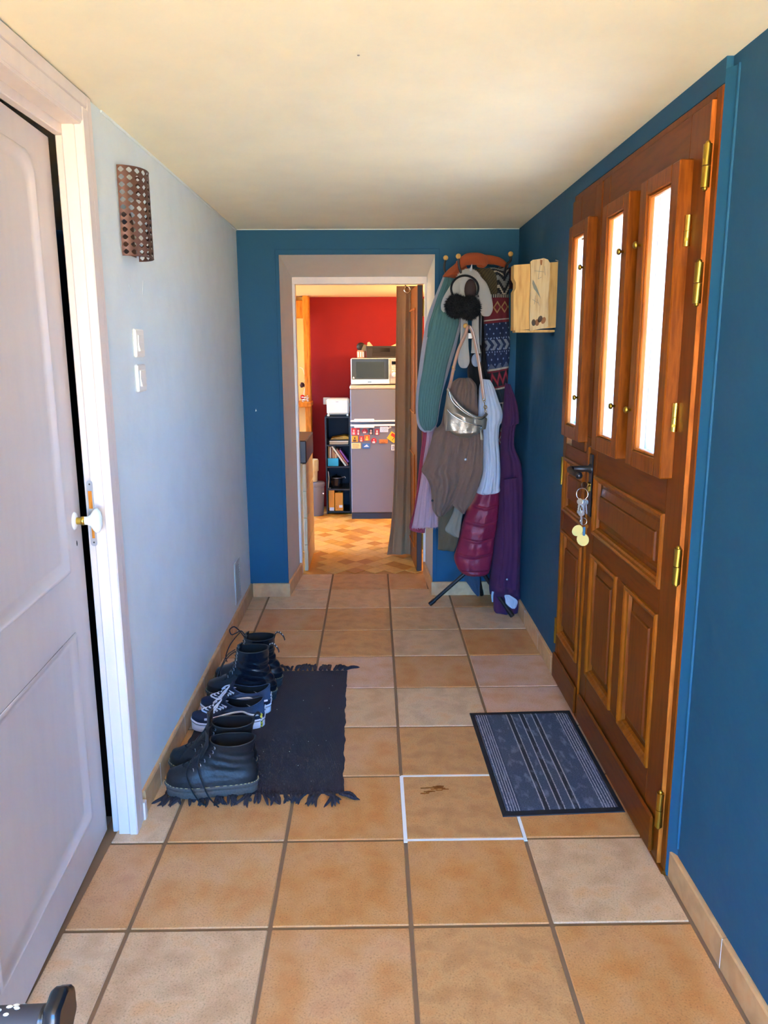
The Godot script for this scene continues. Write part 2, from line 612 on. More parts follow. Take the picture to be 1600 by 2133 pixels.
func end_wall():
	# outer opening x -0.487..0.327, top 1.848; splayed reveals run back to the inner frame
	var w = MB.new()
	w.box(Vector3(XL - 0.01, -0.02, -4.34), Vector3(-0.489, CEIL + 0.01, ZEND))
	w.box(Vector3(0.329, -0.02, -4.34), Vector3(XR + 0.01, CEIL + 0.01, ZEND))
	w.box(Vector3(-0.489, 1.848, -4.34), Vector3(0.329, CEIL + 0.01, ZEND))
	# slim raised bead round the opening
	for s in [[Vector3(-0.508, 0.078, ZEND), Vector3(-0.503, 1.868, ZEND + 0.0025)], [Vector3(0.343, 0.078, ZEND), Vector3(0.348, 1.868, ZEND + 0.0025)], [Vector3(-0.508, 1.868, ZEND), Vector3(0.348, 1.873, ZEND + 0.0025)], [Vector3(-0.4895, 0.0, ZEND), Vector3(-0.485, 1.848, ZEND + 0.003)], [Vector3(0.3245, 0.0, ZEND), Vector3(0.3295, 1.848, ZEND + 0.003)], [Vector3(-0.4895, 1.844, ZEND), Vector3(0.3295, 1.850, ZEND + 0.003)]]:
		w.box(s[0], s[1], 0.001)
	var we = struct("wall_end", w, "paint_blue")
	put("chip", MB.new().prism([Vector2(-0.003, -0.006), Vector2(0.005, -0.004), Vector2(0.001, 0.009)], 0.0012, Transform3D(Basis.IDENTITY, Vector3(-0.634, 1.045, -4.245))), "caulk", we).set_meta("label", "small white chip in the blue paint")
	w = MB.new()
	w.flat()
	var zi = -4.69
	# left reveal, right reveal, soffit as solid wedges
	var down = Transform3D(Basis(Vector3(1, 0, 0), Vector3(0, 0, -1), Vector3(0, 1, 0)), Vector3.ZERO)
	w.prism([Vector2(-0.70, 4.25), Vector2(-0.487, 4.25), Vector2(-0.462, 4.69), Vector2(-0.70, 4.69)], 1.846, down)
	w.prism([Vector2(0.327, 4.25), Vector2(0.77, 4.25), Vector2(0.77, 4.69), Vector2(0.312, 4.69)], 1.846, down)
	w.prism([Vector2(4.25, 1.846), Vector2(4.25, CEIL + 0.2), Vector2(4.69, CEIL + 0.2), Vector2(4.69, 1.768)], 1.5, Transform3D(Basis(Vector3(0, 0, -1), Vector3(0, 1, 0), Vector3(1, 0, 0)), Vector3(-0.72, 0, 0)))
	struct("wall_reveal", w, "paint_reveal")
	# pale inner frame
	w = MB.new()
	w.box(Vector3(-0.47, 1.731, -4.74), Vector3(0.33, 1.775, -4.675), 0.003)
	w.box(Vector3(-0.468, 0.0, -4.73), Vector3(-0.447, 1.735, -4.675), 0.003)
	w.box(Vector3(0.298, 0.0, -4.685), Vector3(0.32, 1.735, -4.675), 0.003)
	struct("trim_3", w, "frame_paint")

# ---------------------------------------------------------------- the front door
# a raised and fielded panel lying in the plane x = face, between two corners in (z, y)
func fielded(parent: Node, face: float, z0: float, z1: float, y0: float, y1: float):
	var mo = MB.new()
	# moulding round the panel: stepped picture-frame profile, mitred
	var prof = [[-0.001, -0.01], [0.0, 0.006], [0.006, 0.009], [0.012, 0.006], [0.016, 0.000], [0.022, -0.003], [0.026, -0.012]]
	for i in prof.size() - 1:
		var a = prof[i]
		var b = prof[i + 1]
		mo.flat()
		var q = func(o, y_hi, z_hi):
			return Vector3(face - o[1], (y1 - o[0]) if y_hi else (y0 + o[0]), (z1 - o[0]) if z_hi else (z0 + o[0]))
		for e in [[0, 0, 0, 1], [0, 1, 1, 1], [1, 1, 1, 0], [1, 0, 0, 0]]:
			mo.quad(q.call(a, e[0], e[1]), q.call(b, e[0], e[1]), q.call(b, e[2], e[3]), q.call(a, e[2], e[3]))
	put("moulding", mo, "moulding_wood", parent)
	var p = MB.new()
	var inset = 0.026
	var f = func(d, x):
		return [Vector3(x, y0 + d, z0 + d), Vector3(x, y0 + d, z1 - d), Vector3(x, y1 - d, z1 - d), Vector3(x, y1 - d, z0 + d)]
	var rings = [f.call(inset - 0.002, face + 0.02), f.call(inset - 0.002, face + 0.013), f.call(inset + 0.012, face + 0.013), f.call(inset + 0.034, face + 0.004), f.call(inset + 0.036, face - 0.001), f.call(inset + 0.040, face - 0.003)]
	p.flat()
	for i in rings.size() - 1:
		for k in 4:
			var n = (k + 1) % 4
			p.quad(rings[i][k], rings[i + 1][k], rings[i + 1][n], rings[i][n])
	p.quad(rings[-1][0], rings[-1][3], rings[-1][2], rings[-1][1])
	p.box(Vector3(face + 0.021, y0 - 0.004, z0 - 0.004), Vector3(face + 0.05, y1 + 0.004, z1 + 0.004))
	put("panel", p, "door_wood", parent)

func casement(parent: Node, z0: float, z1: float, y0: float, y1: float, knob_side: int, hinge: bool):
	# a small glazed window standing proud of the door's face
	var back = 0.752
	var front = 0.716
	var sw = 0.052
	var cs = MB.new()
	cs.box(Vector3(front, y0, z0), Vector3(back, y1, z0 + sw), 0.003)
	cs.box(Vector3(front, y0, z1 - sw), Vector3(back, y1, z1), 0.003)
	cs.box(Vector3(front, y1 - 0.04, z0 + sw), Vector3(back, y1, z1 - sw), 0.002)
	cs.box(Vector3(front, y0, z0 + sw), Vector3(back, y0 + 0.045, z1 - sw), 0.002)
	var c = put("casement", cs, "casement_wood", parent)
	# slim glazing bead inside the frame
	var gb = MB.new()
	for s in [[z0 + sw, z0 + sw + 0.008], [z1 - sw - 0.008, z1 - sw]]:
		gb.box(Vector3(front + 0.006, y0 + 0.045, s[0]), Vector3(front + 0.02, y1 - 0.04, s[1]), 0.003)
	for s in [[y0 + 0.045, y0 + 0.053], [y1 - 0.048, y1 - 0.04]]:
		gb.box(Vector3(front + 0.006, s[0], z0 + sw + 0.008), Vector3(front + 0.02, s[1], z1 - sw - 0.008), 0.003)
	put("glazing_bead", gb, "edge_wood", c)
	var lb = MB.new()
	for s in [[z0 + sw, z0 + sw + 0.005], [z1 - sw - 0.005, z1 - sw]]:
		lb.box(Vector3(front + 0.0205, y0 + 0.045, s[0]), Vector3(0.7495, y1 - 0.04, s[1]))
	for s in [[y0 + 0.045, y0 + 0.050], [y1 - 0.045, y1 - 0.04]]:
		lb.box(Vector3(front + 0.0205, s[0], z0 + sw + 0.005), Vector3(0.7495, s[1], z1 - sw - 0.005))
	put("rebate", lb, "rebate_cream", c)
	put("pane", bx(Vector3(0.750, y0 + 0.04, z0 + sw - 0.004), Vector3(0.7535, y1 - 0.036, z1 - sw + 0.004)), "frosted_pane", c)
	for yy in [y1 - 0.16, y0 + 0.155]:
		var zk = z1 - 0.006 if knob_side > 0 else z0 + 0.006
		var k = MB.new().lathe([Vector2(0.004, 0), Vector2(0.004, 0.008), Vector2(0.0085, 0.010), Vector2(0.0095, 0.015), Vector2(0.007, 0.019), Vector2(0.001, 0.020)], Transform3D(Basis(Vector3(0, 1, 0), Vector3(-1, 0, 0), Vector3(0, 0, 1)), Vector3(front, yy, zk - 0.02 * knob_side)), 12)
		put("turn_button", k, "brass", c)
		if hinge:
			var h = MB.new()
			h.tube([Vector3(0.742, yy - 0.035, z1 + 0.006), Vector3(0.742, yy + 0.035, z1 + 0.006)], 0.0085, 10)
			h.torus(Vector3(0.742, yy, z1 + 0.006), Vector3.UP, 0.0085, 0.0015, 12, 6)
			h.tube([Vector3(0.742, yy - 0.02, z1 + 0.006), Vector3(0.736, yy - 0.02, z1 + 0.016)], 0.004, 6)
			put("casement_hinge", h, "brass_bright", c)

func front_door():
	var d = struct("door_1", null, null)
	d.set_meta("label", "brown panelled wooden front door with three small glazed casements")
	# fixed frame
	var w = MB.new()
	w.box(Vector3(0.757, 0, -1.852), Vector3(0.85, 1.916, -1.822), 0.003)
	w.box(Vector3(0.757, 0, -3.084), Vector3(0.85, 1.916, -3.074), 0.003)
	w.box(Vector3(0.757, 1.895, -3.074), Vector3(0.85, 1.916, -1.852), 0.003)
	put("door_frame", w, "door_wood", d)
	# leaves: [hinge-side z, meeting z]
	var f = 0.748
	var bk = 0.80
	var yt = 1.893
	var yb = 0.012
	var stile = func(z0, z1, y0 = yb, y1 = yt):
		put("stile", bx(Vector3(f, y0, z0), Vector3(bk, y1, z1), 0.003), "door_wood", d)
	var rail = func(z0, z1, y0, y1):
		put("rail", bx(Vector3(f + 0.0006, y0, z0), Vector3(bk, y1, z1), 0.002), "door_wood_across", d)
	# small leaf, far side
	stile.call(-3.072, -3.028, yb, 1.06)
	stile.call(-3.072, -2.945, 1.06, yt)
	stile.call(-2.735, -2.690, yb, 1.06)
	stile.call(-2.765, -2.690, 1.06, yt)
	rail.call(-2.945, -2.765, 1.74, yt)
	rail.call(-2.945, -2.765, 1.0, 1.09)
	rail.call(-3.028, -2.735, 0.945, 1.0)
	rail.call(-3.028, -2.735, 0.655, 0.735)
	rail.call(-3.028, -2.735, yb, 0.215)
	fielded(d, f, -3.030, -2.733, 0.733, 0.947)
	fielded(d, f, -3.030, -2.733, 0.213, 0.657)
	# large leaf
	stile.call(-2.678, -2.600)
	stile.call(-1.965, -1.853)
	rail.call(-2.600, -1.965, 1.745, yt)
	rail.call(-2.600, -1.965, 0.94, 1.085)
	stile.call(-2.600, -2.515, 1.085, 1.745)
	stile.call(-2.325, -2.150, 1.085, 1.745)
	rail.call(-2.600, -1.965, 0.668, 0.742)
	rail.call(-2.600, -1.965, yb, 0.228)
	stile.call(-2.318, -2.228, 0.228, 0.668)
	fielded(d, f, -2.602, -1.963, 0.740, 0.942)
	fielded(d, f, -2.602, -2.316, 0.226, 0.670)
	fielded(d, f, -2.230, -1.963, 0.226, 0.670)
	# pale line of the meeting edge
	put("meeting_bead", bx(Vector3(f - 0.006, yb, -2.692), Vector3(f + 0.03, 1.03, -2.680), 0.004), "moulding_wood", d)
	put("edge_strip", bx(Vector3(f - 0.001, yb, -1.8535), Vector3(bk, yt, -1.8505), 0.001), "edge_wood", d)
	# kick boards
	for z in [[-3.066, -2.705], [-2.662, -1.885]]:
		var k = MB.new()
		k.box(Vector3(f - 0.012, 0.02, z[0]), Vector3(f, 0.128, z[1]), 0.006)
		put("kick_board", k, "door_wood_across", d)
	casement(d, -2.985, -2.728, 1.038, 1.79, 1, false)
	casement(d, -2.562, -2.300, 1.038, 1.79, 1, false)
	casement(d, -2.208, -1.934, 1.038, 1.79, -1, true)
	# dowels of latches on the third window's far side
	# hinges
	for h in [[1.71, 1.80], [1.46, 1.55], [0.79, 0.88], [0.125, 0.222]]:
		var m = MB.new()
		m.tube([Vector3(0.742, h[0], -1.845), Vector3(0.742, (h[0] + h[1]) / 2 - 0.001, -1.845)], 0.0095, 12)
		m.tube([Vector3(0.742, (h[0] + h[1]) / 2 + 0.001, -1.845), Vector3(0.742, h[1], -1.845)], 0.0095, 12)
		m.ball(Vector3(0.742, h[0] - 0.002, -1.845), 0.006, Vector3.ONE, 10)
		m.ball(Vector3(0.742, h[1] + 0.002, -1.845), 0.006, Vector3.ONE, 10)
		put("hinge", m, "brass", d)
	# far hinges, edge on
	for h in [[0.83, 0.94], [0.16, 0.27]]:
		put("hinge", MB.new().tube([Vector3(0.75, h[0], -3.078), Vector3(0.75, h[1], -3.078)], 0.007, 8), "brass", d)
	# lock plate, lever, cylinder
	put("lock_plate", bx(Vector3(f - 0.006, 0.79, -2.668), Vector3(f, 1.008, -2.632), 0.003), "black_iron", d)
	var lv = MB.new()
	lv.lathe([Vector2(0.018, 0), Vector2(0.017, 0.006), Vector2(0.011, 0.010), Vector2(0.010, 0.06)], Transform3D(Basis(Vector3(0, 1, 0), Vector3(-1, 0, 0), Vector3(0, 0, 1)), Vector3(f - 0.004, 0.957, -2.650)), 14)
	lv.tube(spline([Vector3(f - 0.055, 0.957, -2.655), Vector3(f - 0.075, 0.957, -2.650), Vector3(f - 0.083, 0.956, -2.62), Vector3(f - 0.080, 0.953, -2.57), Vector3(f - 0.074, 0.951, -2.545)], 5), 0.0095, 10)
	lv.ball(Vector3(f - 0.073, 0.951, -2.543), 0.0125, Vector3.ONE, 12)
	put("lever_handle", lv, "black_iron", d)
	var cy = MB.new()
	cy.tube([Vector3(f, 0.903, -2.648), Vector3(f - 0.014, 0.903, -2.648)], 0.0085, 12)
	cy.box(Vector3(f - 0.013, 0.876, -2.653), Vector3(f - 0.004, 0.900, -2.643), 0.003)
	put("lock_cylinder", cy, "brass_bright", d)
	# light from outside reaches in round no gap: threshold
	struct("trim_4", bx(Vector3(0.75, -0.15, -3.09), Vector3(1.0, 0.008, -1.82), 0.003), "door_wood")

func key_bunch():
	var b = Vector3(0.735, 0.917, -2.594)
	var t = thing("key_bunch", "bunch of keys with two pale yellow tags hanging from the front door lock", "keys", b)
	var key = func(at: Vector3, tip: Vector3, m := "chrome", called := "key"):
		var k = MB.new()
		var dir = (tip - at).normalized()
		var side = dir.cross(Vector3(-0.55, 0, 0.84)).normalized()
		var nrm = side.cross(dir)
		var xf = Transform3D(Basis(side, dir, nrm), at)
		var head = []
		for i in 14:
			head.append(Vector2(cos(TAU * i / 14) * 0.0105, sin(TAU * i / 14) * 0.0105 + 0.004))
		k.prism(head, 0.0022, xf)
		k.prism([Vector2(-0.0035, 0.011), Vector2(0.0035, 0.011), Vector2(0.0035, 0.022), Vector2(0.0015, 0.025), Vector2(0.0032, 0.029), Vector2(0.001, 0.033), Vector2(0.003, 0.037), Vector2(0.0, 0.046), Vector2(-0.0035, 0.044)], 0.0020, xf)
		put(called, k, m, t)
	key.call(Vector3(0.716, 0.903, -2.640), Vector3(0.76, 0.903, -2.648))
	var ring = MB.new().torus(Vector3(0.713, 0.872, -2.632), Vector3(-0.5, 0.1, 0.85), 0.020, 0.0017, 24, 6)
	put("key_ring", ring, "chrome", t)
	key.call(Vector3(0.704, 0.852, -2.620), Vector3(0.692, 0.800, -2.610))
	key.call(Vector3(0.722, 0.850, -2.622), Vector3(0.728, 0.795, -2.616), "steel")
	key.call(Vector3(0.712, 0.848, -2.616), Vector3(0.714, 0.80, -2.606), "steel")
	key.call(Vector3(0.705, 0.815, -2.604), Vector3(0.708, 0.76, -2.598))
	put("key_ring", MB.new().torus(Vector3(0.709, 0.822, -2.610), Vector3(0.7, 0.1, 0.6), 0.013, 0.0014, 20, 6), "chrome", t)
	put("key_ring", MB.new().torus(Vector3(0.713, 0.783, -2.600), Vector3(-0.6, 0.2, 0.7), 0.012, 0.0014, 20, 6), "chrome", t)
	var tg = func(c: Vector3, rad: float, tilt: float, m := "key_tag", sq := 0.8, called := "key_tag"):
		var poly = []
		for i in 20:
			poly.append(Vector2(cos(TAU * i / 20) * rad * sq, sin(TAU * i / 20) * rad))
		var bs = Basis(Vector3(0.82, 0, 0.57), Vector3.UP, Vector3(-0.57, 0, 0.82)) * Basis(Vector3(0, 0, 1), tilt)
		put(called, MB.new().prism(poly, 0.003, Transform3D(bs, c)), m, t)
	tg.call(Vector3(0.694, 0.752, -2.598), 0.0215, -0.7)
	tg.call(Vector3(0.712, 0.722, -2.592), 0.0225, 0.1, "key_tag", 0.95)
	tg.call(Vector3(0.722, 0.768, -2.590), 0.007, 0.0, "moulding_wood", 1.0, "copper_disc")
	put("key_fob", bx(Vector3(0.708, 0.737, -2.588), Vector3(0.716, 0.768, -2.580), 0.002), "key_blue", t)

# ---------------------------------------------------------------- the side door on the left
func side_door():
	var d = struct("door_2", null, null)
	d.set_meta("label", "pale panelled interior door standing slightly ajar")
	var w = MB.new()
	# casing on the wall, with a groove near its outer edge
	w.box(Vector3(XL - 0.01, 0, -2.098), Vector3(-0.689, 1.967, -2.068), 0.003)
	w.box(Vector3(XL - 0.01, 0, -2.063), Vector3(-0.686, 1.932, -2.022), 0.003)
	w.box(Vector3(XL - 0.01, 1.935, -2.0675), Vector3(-0.689, 1.967, -1.1), 0.003)
	w.box(Vector3(XL - 0.01, 1.895, -2.0215), Vector3(-0.686, 1.932, -1.1), 0.003)
	w.box(Vector3(XL - 0.012, 0, -2.094), Vector3(-0.6925, 1.9655, -2.035))
	w.box(Vector3(XL - 0.012, 1.89, -2.034), Vector3(-0.6925, 1.9655, -1.1))
	put("casing", w, "frame_paint", d)
	put("plinth_block", bx(Vector3(XL - 0.01, -0.004, -2.118), Vector3(-0.684, 0.055, -2.095), 0.002), "frame_paint", d)
	# jamb: first face, then the rabbet's lip
	w = MB.new()
	w.box(Vector3(-0.742, -0.004, -2.10), Vector3(-0.69, 1.9, -2.028), 0.002)
	w.box(Vector3(-0.742, 1.892, -2.03), Vector3(-0.69, 1.935, -1.1), 0.002)
	put("jamb", w, "frame_paint", d)
	w = MB.new()
	w.box(Vector3(-0.764, -0.004, -2.10), Vector3(-0.742, 1.88, -2.044), 0.002)
	w.box(Vector3(-0.764, 1.870, -2.044), Vector3(-0.742, 1.94, -1.1), 0.002)
	put("door_stop", w, "frame_paint", d)
	# strike plate with its two slots
	var s = MB.new()
	var poly = []
	for i in 9: poly.append(Vector2(cos(PI * i / 8) * 0.0085, 1.022 + sin(PI * i / 8) * 0.0085))
	for i in 9: poly.append(Vector2(cos(PI + PI * i / 8) * 0.0085, 0.862 + sin(PI + PI * i / 8) * 0.0085))
	s.prism(poly, 0.0022, Transform3D(Basis.IDENTITY, Vector3(-0.744, 0, -2.0295)))
	var sp = put("strike_plate", s, "steel", d)
	put("slot", bx(Vector3(-0.7495, 0.955, -2.0275), Vector3(-0.7395, 1.002, -2.0268)), "orange_wood", sp)
	put("slot", bx(Vector3(-0.7475, 0.875, -2.0275), Vector3(-0.7405, 0.925, -2.0268)), "orange_wood", sp)
	for y in [1.02, 0.864]:
		put("screw", MB.new().ball(Vector3(-0.744, y, -2.027), 0.0022, Vector3.ONE, 8), "black_metal", sp)
	# the leaf, turned about its hinge into the other room
	var leaf = Node3D.new()
	leaf.name = "leaf"
	d.add_child(leaf, true)
	leaf.transform = Transform3D(Basis(Vector3.UP, 0.050), Vector3(-0.735, 0, -1.22))
	var e = -0.812   # latch edge, along local z
	var L = MB.new()
	var y0 = 0.014
	var y1 = 1.863
	var tz = 0.035
	# body with sunk fields
	var fld = [[0.125, 0.655], [0.812, 1.80]]
	var zf0 = e + 0.115
	var zf1 = -0.10
	L.box(Vector3(-tz, y0, e), Vector3(0, y1, zf0))
	L.box(Vector3(-tz, y0, zf1), Vector3(0, y1, 0))
	L.box(Vector3(-tz, y0, zf0), Vector3(0, fld[0][0], zf1))
	L.box(Vector3(-tz, fld[0][1], zf0), Vector3(0, fld[1][0], zf1))
	L.box(Vector3(-tz, fld[1][1], zf0), Vector3(0, y1, zf1))
	put("door_body", L, "door_paint", leaf)
	for k in 2:
		var a: float = fld[k][0]
		var b: float = fld[k][1]
		var rings = []
		# field outline, arched shoulders at the top of the upper panel
		for st in [[0.0, 0.001], [0.004, 0.004], [0.012, 0.003], [0.02, -0.004], [0.03, -0.0075], [0.034, -0.008]]:
			var ring = []
			var g: float = st[0]
			var r = 0.05 if k == 1 else 0.0
			ring.append(Vector3(st[1], a + g, zf0 + g))
			ring.append(Vector3(st[1], a + g, zf1 - g))
			for i in 7:
				var t = PI / 2 * i / 6.0
				ring.append(Vector3(st[1], b - g - r * (1 - sin(t)), zf1 - g - r * (1 - cos(t))))
			for i in 7:
				var t = PI / 2 * (1 + i / 6.0)
				ring.append(Vector3(st[1], b - g - r * (1 - sin(t)), zf0 + g + r * (1 + cos(t))))
			rings.append(vflip(ring))
		var mo = MB.new()
		mo.loft(rings, false, false)
		put("moulding", mo, "door_paint", leaf)
		var pn = MB.new()
		pn.fan(rings[-1], false)
		# shoulders left open by the arch
		put("panel", pn, "door_paint", leaf)
		if k == 1:
			var c = MB.new()
			for sgn in [0, 1]:
				var zc = zf1 if sgn == 0 else zf0
				var poly2 = []
				poly2.append(Vector2(-zc, b))
				for i in 7:
					var t = PI / 2 * i / 6.0
					var dz = 0.05 * (1 - cos(t))
					poly2.append(Vector2(-(zc - dz if sgn == 0 else zc + dz), b - 0.05 * (1 - sin(t))))
				c.prism(poly2, 0.02, Transform3D(Basis(Vector3(0, 0, -1), Vector3(0, 1, 0), Vector3(1, 0, 0)), Vector3(-0.02, 0, 0)))
			put("corner", c, "door_paint", leaf)
	# porcelain knob on a brass neck, rose, keyhole
	var kx = Transform3D(Basis(Vector3(0, 0, 1), Vector3(1, 0, 0), Vector3(0, 1, 0)), Vector3(0, 0.932, e + 0.048))
	put("knob_rose", MB.new().lathe([Vector2(0.0005, 0.006), Vector2(0.012, 0.006), Vector2(0.02, 0.004), Vector2(0.0235, 0.0)].map(func(p): return p), kx, 24), "white_gloss", leaf)
	put("knob_neck", MB.new().lathe([Vector2(0.0095, 0.004), Vector2(0.0095, 0.016), Vector2(0.0115, 0.018), Vector2(0.0115, 0.024), Vector2(0.0095, 0.026)], kx, 18), "brass_bright", leaf)
	var kb = MB.new()
	var kx2 = Transform3D(Basis(Vector3(0, 0, 0.62), Vector3(1, 0, 0), Vector3(0, 1.0, 0)), Vector3(0, 0.932, e + 0.048))
	kb.lathe([Vector2(0.0105, 0.024), Vector2(0.0115, 0.034), Vector2(0.017, 0.042), Vector2(0.028, 0.048), Vector2(0.033, 0.054), Vector2(0.032, 0.060), Vector2(0.024, 0.066), Vector2(0.010, 0.069), Vector2(0.001, 0.0695)], kx2, 24)
	put("door_knob", kb, "porcelain", leaf)
	put("keyhole", MB.new().ball(Vector3(0.0, 0.872, e + 0.045), 0.0035, Vector3(0.3, 2.2, 1), 10), "dark_void", leaf)

# ---------------------------------------------------------------- the kitchen
func kitchen():
	var h = 1.80
	struct("ceiling_kitchen", bx(Vector3(-3.0, h, -7.2), Vector3(2.4, h + 0.35, -4.69)), "paint_kitchen")
	struct("wall_kitchen_back", bx(Vector3(-0.55, -0.1, -7.0), Vector3(2.4, h + 0.1, -6.86)), "paint_red")
	struct("wall_kitchen_far", bx(Vector3(-3.0, -0.1, -7.6), Vector3(-0.4, h + 0.2, -7.5)), "paint_kitchen")
	var w = MB.new()
	w.box(Vector3(2.3, -0.1, -7.6), Vector3(2.4, h + 0.1, -4.69))
	w.box(Vector3(0.77, -0.1, -4.74), Vector3(2.4, h + 0.3, -4.6))
	struct("wall_kitchen_right", w, "paint_kitchen")
	# left side: window wall that lets the day in
	w = MB.new()
	w.box(Vector3(-3.0, -0.1, -7.6), Vector3(-2.9, 0.85, -4.4))
	w.box(Vector3(-3.0, 1.7, -7.6), Vector3(-2.9, h + 0.3, -4.4))
	w.box(Vector3(-3.0, 0.85, -4.9), Vector3(-2.9, 1.7, -4.4))
	w.box(Vector3(-3.0, 0.85, -7.6), Vector3(-2.9, 1.7, -7.2))
	w.box(Vector3(-3.0, -0.1, -4.75), Vector3(-0.69, h + 0.3, -4.66))
	struct("wall_kitchen_left", w, "paint_kitchen")
	# floor of small diamond blocks
	var fl = struct("floor_kitchen", bx(Vector3(-3.0, -0.15, -7.6), Vector3(2.4, -0.004, -4.69)), "parquet_2")
	var dx = 0.125
	var dz = 0.14
	var meshes = []
	var poly = [Vector2(-dx / 2 + 0.001, 0), Vector2(0, -dz / 2 + 0.002), Vector2(dx / 2 - 0.001, 0), Vector2(0, dz / 2 - 0.002)]
	var down = Transform3D(Basis(Vector3(1, 0, 0), Vector3(0, 0, -1), Vector3(0, 1, 0)), Vector3(0, -0.004, 0))
	var block = MB.new().prism(poly, 0.004, down).done()
	for i in range(-5, 4):
		for k in range(0, 28):
			var cx = dx * i + (dx / 2 if k % 2 else 0.0)
			var cz = -4.762 - dz / 2 * k
			if cx < -0.56 or (cz > -5.25 and cx < -0.36) or (cx > 0.36): continue
			if cz < -6.42 and cx > -0.14: continue
			var o = put("floor_block", block, "parquet_%d" % ((i * 7 + k * 3 + rng.randi_range(0, 1)) % 4 if (i * 7 + k * 3) >= 0 else rng.randi_range(0, 3)), fl)
			o.position = Vector3(cx, rng.randf_range(-0.0003, 0.0003), cz)
	# breakfast bar: boarded front under a dark slab
	var b = thing("breakfast_bar", "boarded pale wood breakfast bar with thick dark top left of the kitchen doorway", "counter", Vector3(-0.417, 0, -5.0))
	for i in 4:
		put("board", bx(Vector3(-0.44, 0.002 + i * 0.17, -5.288), Vector3(-0.417, 0.169 + i * 0.17, -4.755), 0.003), "oak_board", b)
	put("end_panel", bx(Vector3(-0.72, 0.0, -5.288), Vector3(-0.441, 0.68, -5.262), 0.002), "oak_board", b)
	mat("dark_slab", "241c20", 0.4)
	put("bar_top", bx(Vector3(-0.74, 0.682, -5.30), Vector3(-0.412, 0.822, -4.755), 0.006), "dark_slab", b)
	# timber post, beam and ledge of the pass-through beyond
	struct("trim_5", bx(Vector3(-0.578, 0, -6.80), Vector3(-0.53, 1.8, -6.66), 0.004), "orange_wood")
	var t = struct("trim_6", bx(Vector3(-1.6, 1.625, -6.82), Vector3(-0.535, 1.765, -6.68), 0.006), "orange_wood")
	t.set_meta("label", "orange timber beam over the pass-through")
	struct("trim_7", bx(Vector3(-1.6, 0.895, -6.82), Vector3(-0.522, 0.938, -6.58), 0.006), "orange_wood")
	w = MB.new()
	w.box(Vector3(-1.6, 0, -6.85), Vector3(-0.575, 0.9, -6.72))
	w.box(Vector3(-1.6, 0.9, -6.98), Vector3(-0.55, 1.8, -6.86))
	mat("ochre_tile", "e8c070", 0.5)
	struct("wall_kitchen_niche", w, "ochre_tile")
	# door leaf folded back on the right
	var k = struct("door_3", null, null)
	k.set_meta("label", "brown wooden kitchen door folded back to the right")
	var xf = Transform3D(Basis(Vector3.UP, 0.05), Vector3(0.293, 0, -4.70))
	var L = MB.new()
	L.box(Vector3(-0.034, 0.01, -0.78), Vector3(0, 1.728, 0), 0.003, xf)
	put("leaf", L, "inner_door_wood", k)
	L = MB.new()
	for z in [-0.11, -0.155]:
		L.box(Vector3(-0.041, 0.98, z - 0.006), Vector3(-0.034, 1.60, z + 0.006), 0.003, xf)
	for y in [1.60, 0.98]:
		L.box(Vector3(-0.041, y - 0.006, -0.68), Vector3(-0.034, y + 0.006, -0.11), 0.003, xf)
	for y in [0.14, 0.72]:
		L.box(Vector3(-0.041, y - 0.006, -0.68), Vector3(-0.034, y + 0.006, -0.11), 0.003, xf)
	L.box(Vector3(-0.041, 0.14, -0.122), Vector3(-0.034, 0.72, -0.110), 0.003, xf)
	put("moulding", L, "edge_wood", k)
	put("leaf_edge", MB.new().box(Vector3(-0.033, 0.012, 0.0), Vector3(-0.006, 1.725, 0.004), 0.001, xf), mat("dark_edge", "33221f", 0.6), k)
	for y in [1.60, 0.2]:
		var hg = MB.new()
		hg.tube([Vector3(0.004, y - 0.05, 0.004), Vector3(0.004, y + 0.05, 0.004)].map(func(p): return xf * p), 0.0065, 10)
		for q in 3: hg.torus(xf * Vector3(0.004, y - 0.03 + q * 0.03, 0.004), Vector3.UP, 0.0065, 0.0012, 10, 5)
		put("hinge", hg, "brass", k)

func kitchen_lamp():
	var b = Vector3(0.75, 1.62, -5.9)
	var t = thing("pendant_lamp", "small round warm pendant lamp on the kitchen ceiling behind the curtain", "lamp", b)
	var gm = mat("bulb_glow", "fff0d0", 0.3)
	gm.emission_enabled = true
	gm.emission = Color(1.0, 0.82, 0.5)
	gm.emission_energy_multiplier = 3.0
	put("bulb", MB.new().ball(b, 0.05, Vector3.ONE, 16), gm, t)
	put("cord", MB.new().tube([b + Vector3(0, 0.05, 0), b + Vector3(0, 0.18, 0)], 0.006, 6), "black_plastic", t)
	var l = OmniLight3D.new()
	l.name = "lamp_light"
	l.light_color = Color(1.0, 0.84, 0.60)
	l.light_energy = 0.55
	l.light_size = 0.05
	l.omni_range = 12.0
	l.omni_attenuation = 2.0
	l.shadow_enabled = true
	l.position = b
	add_child(l)

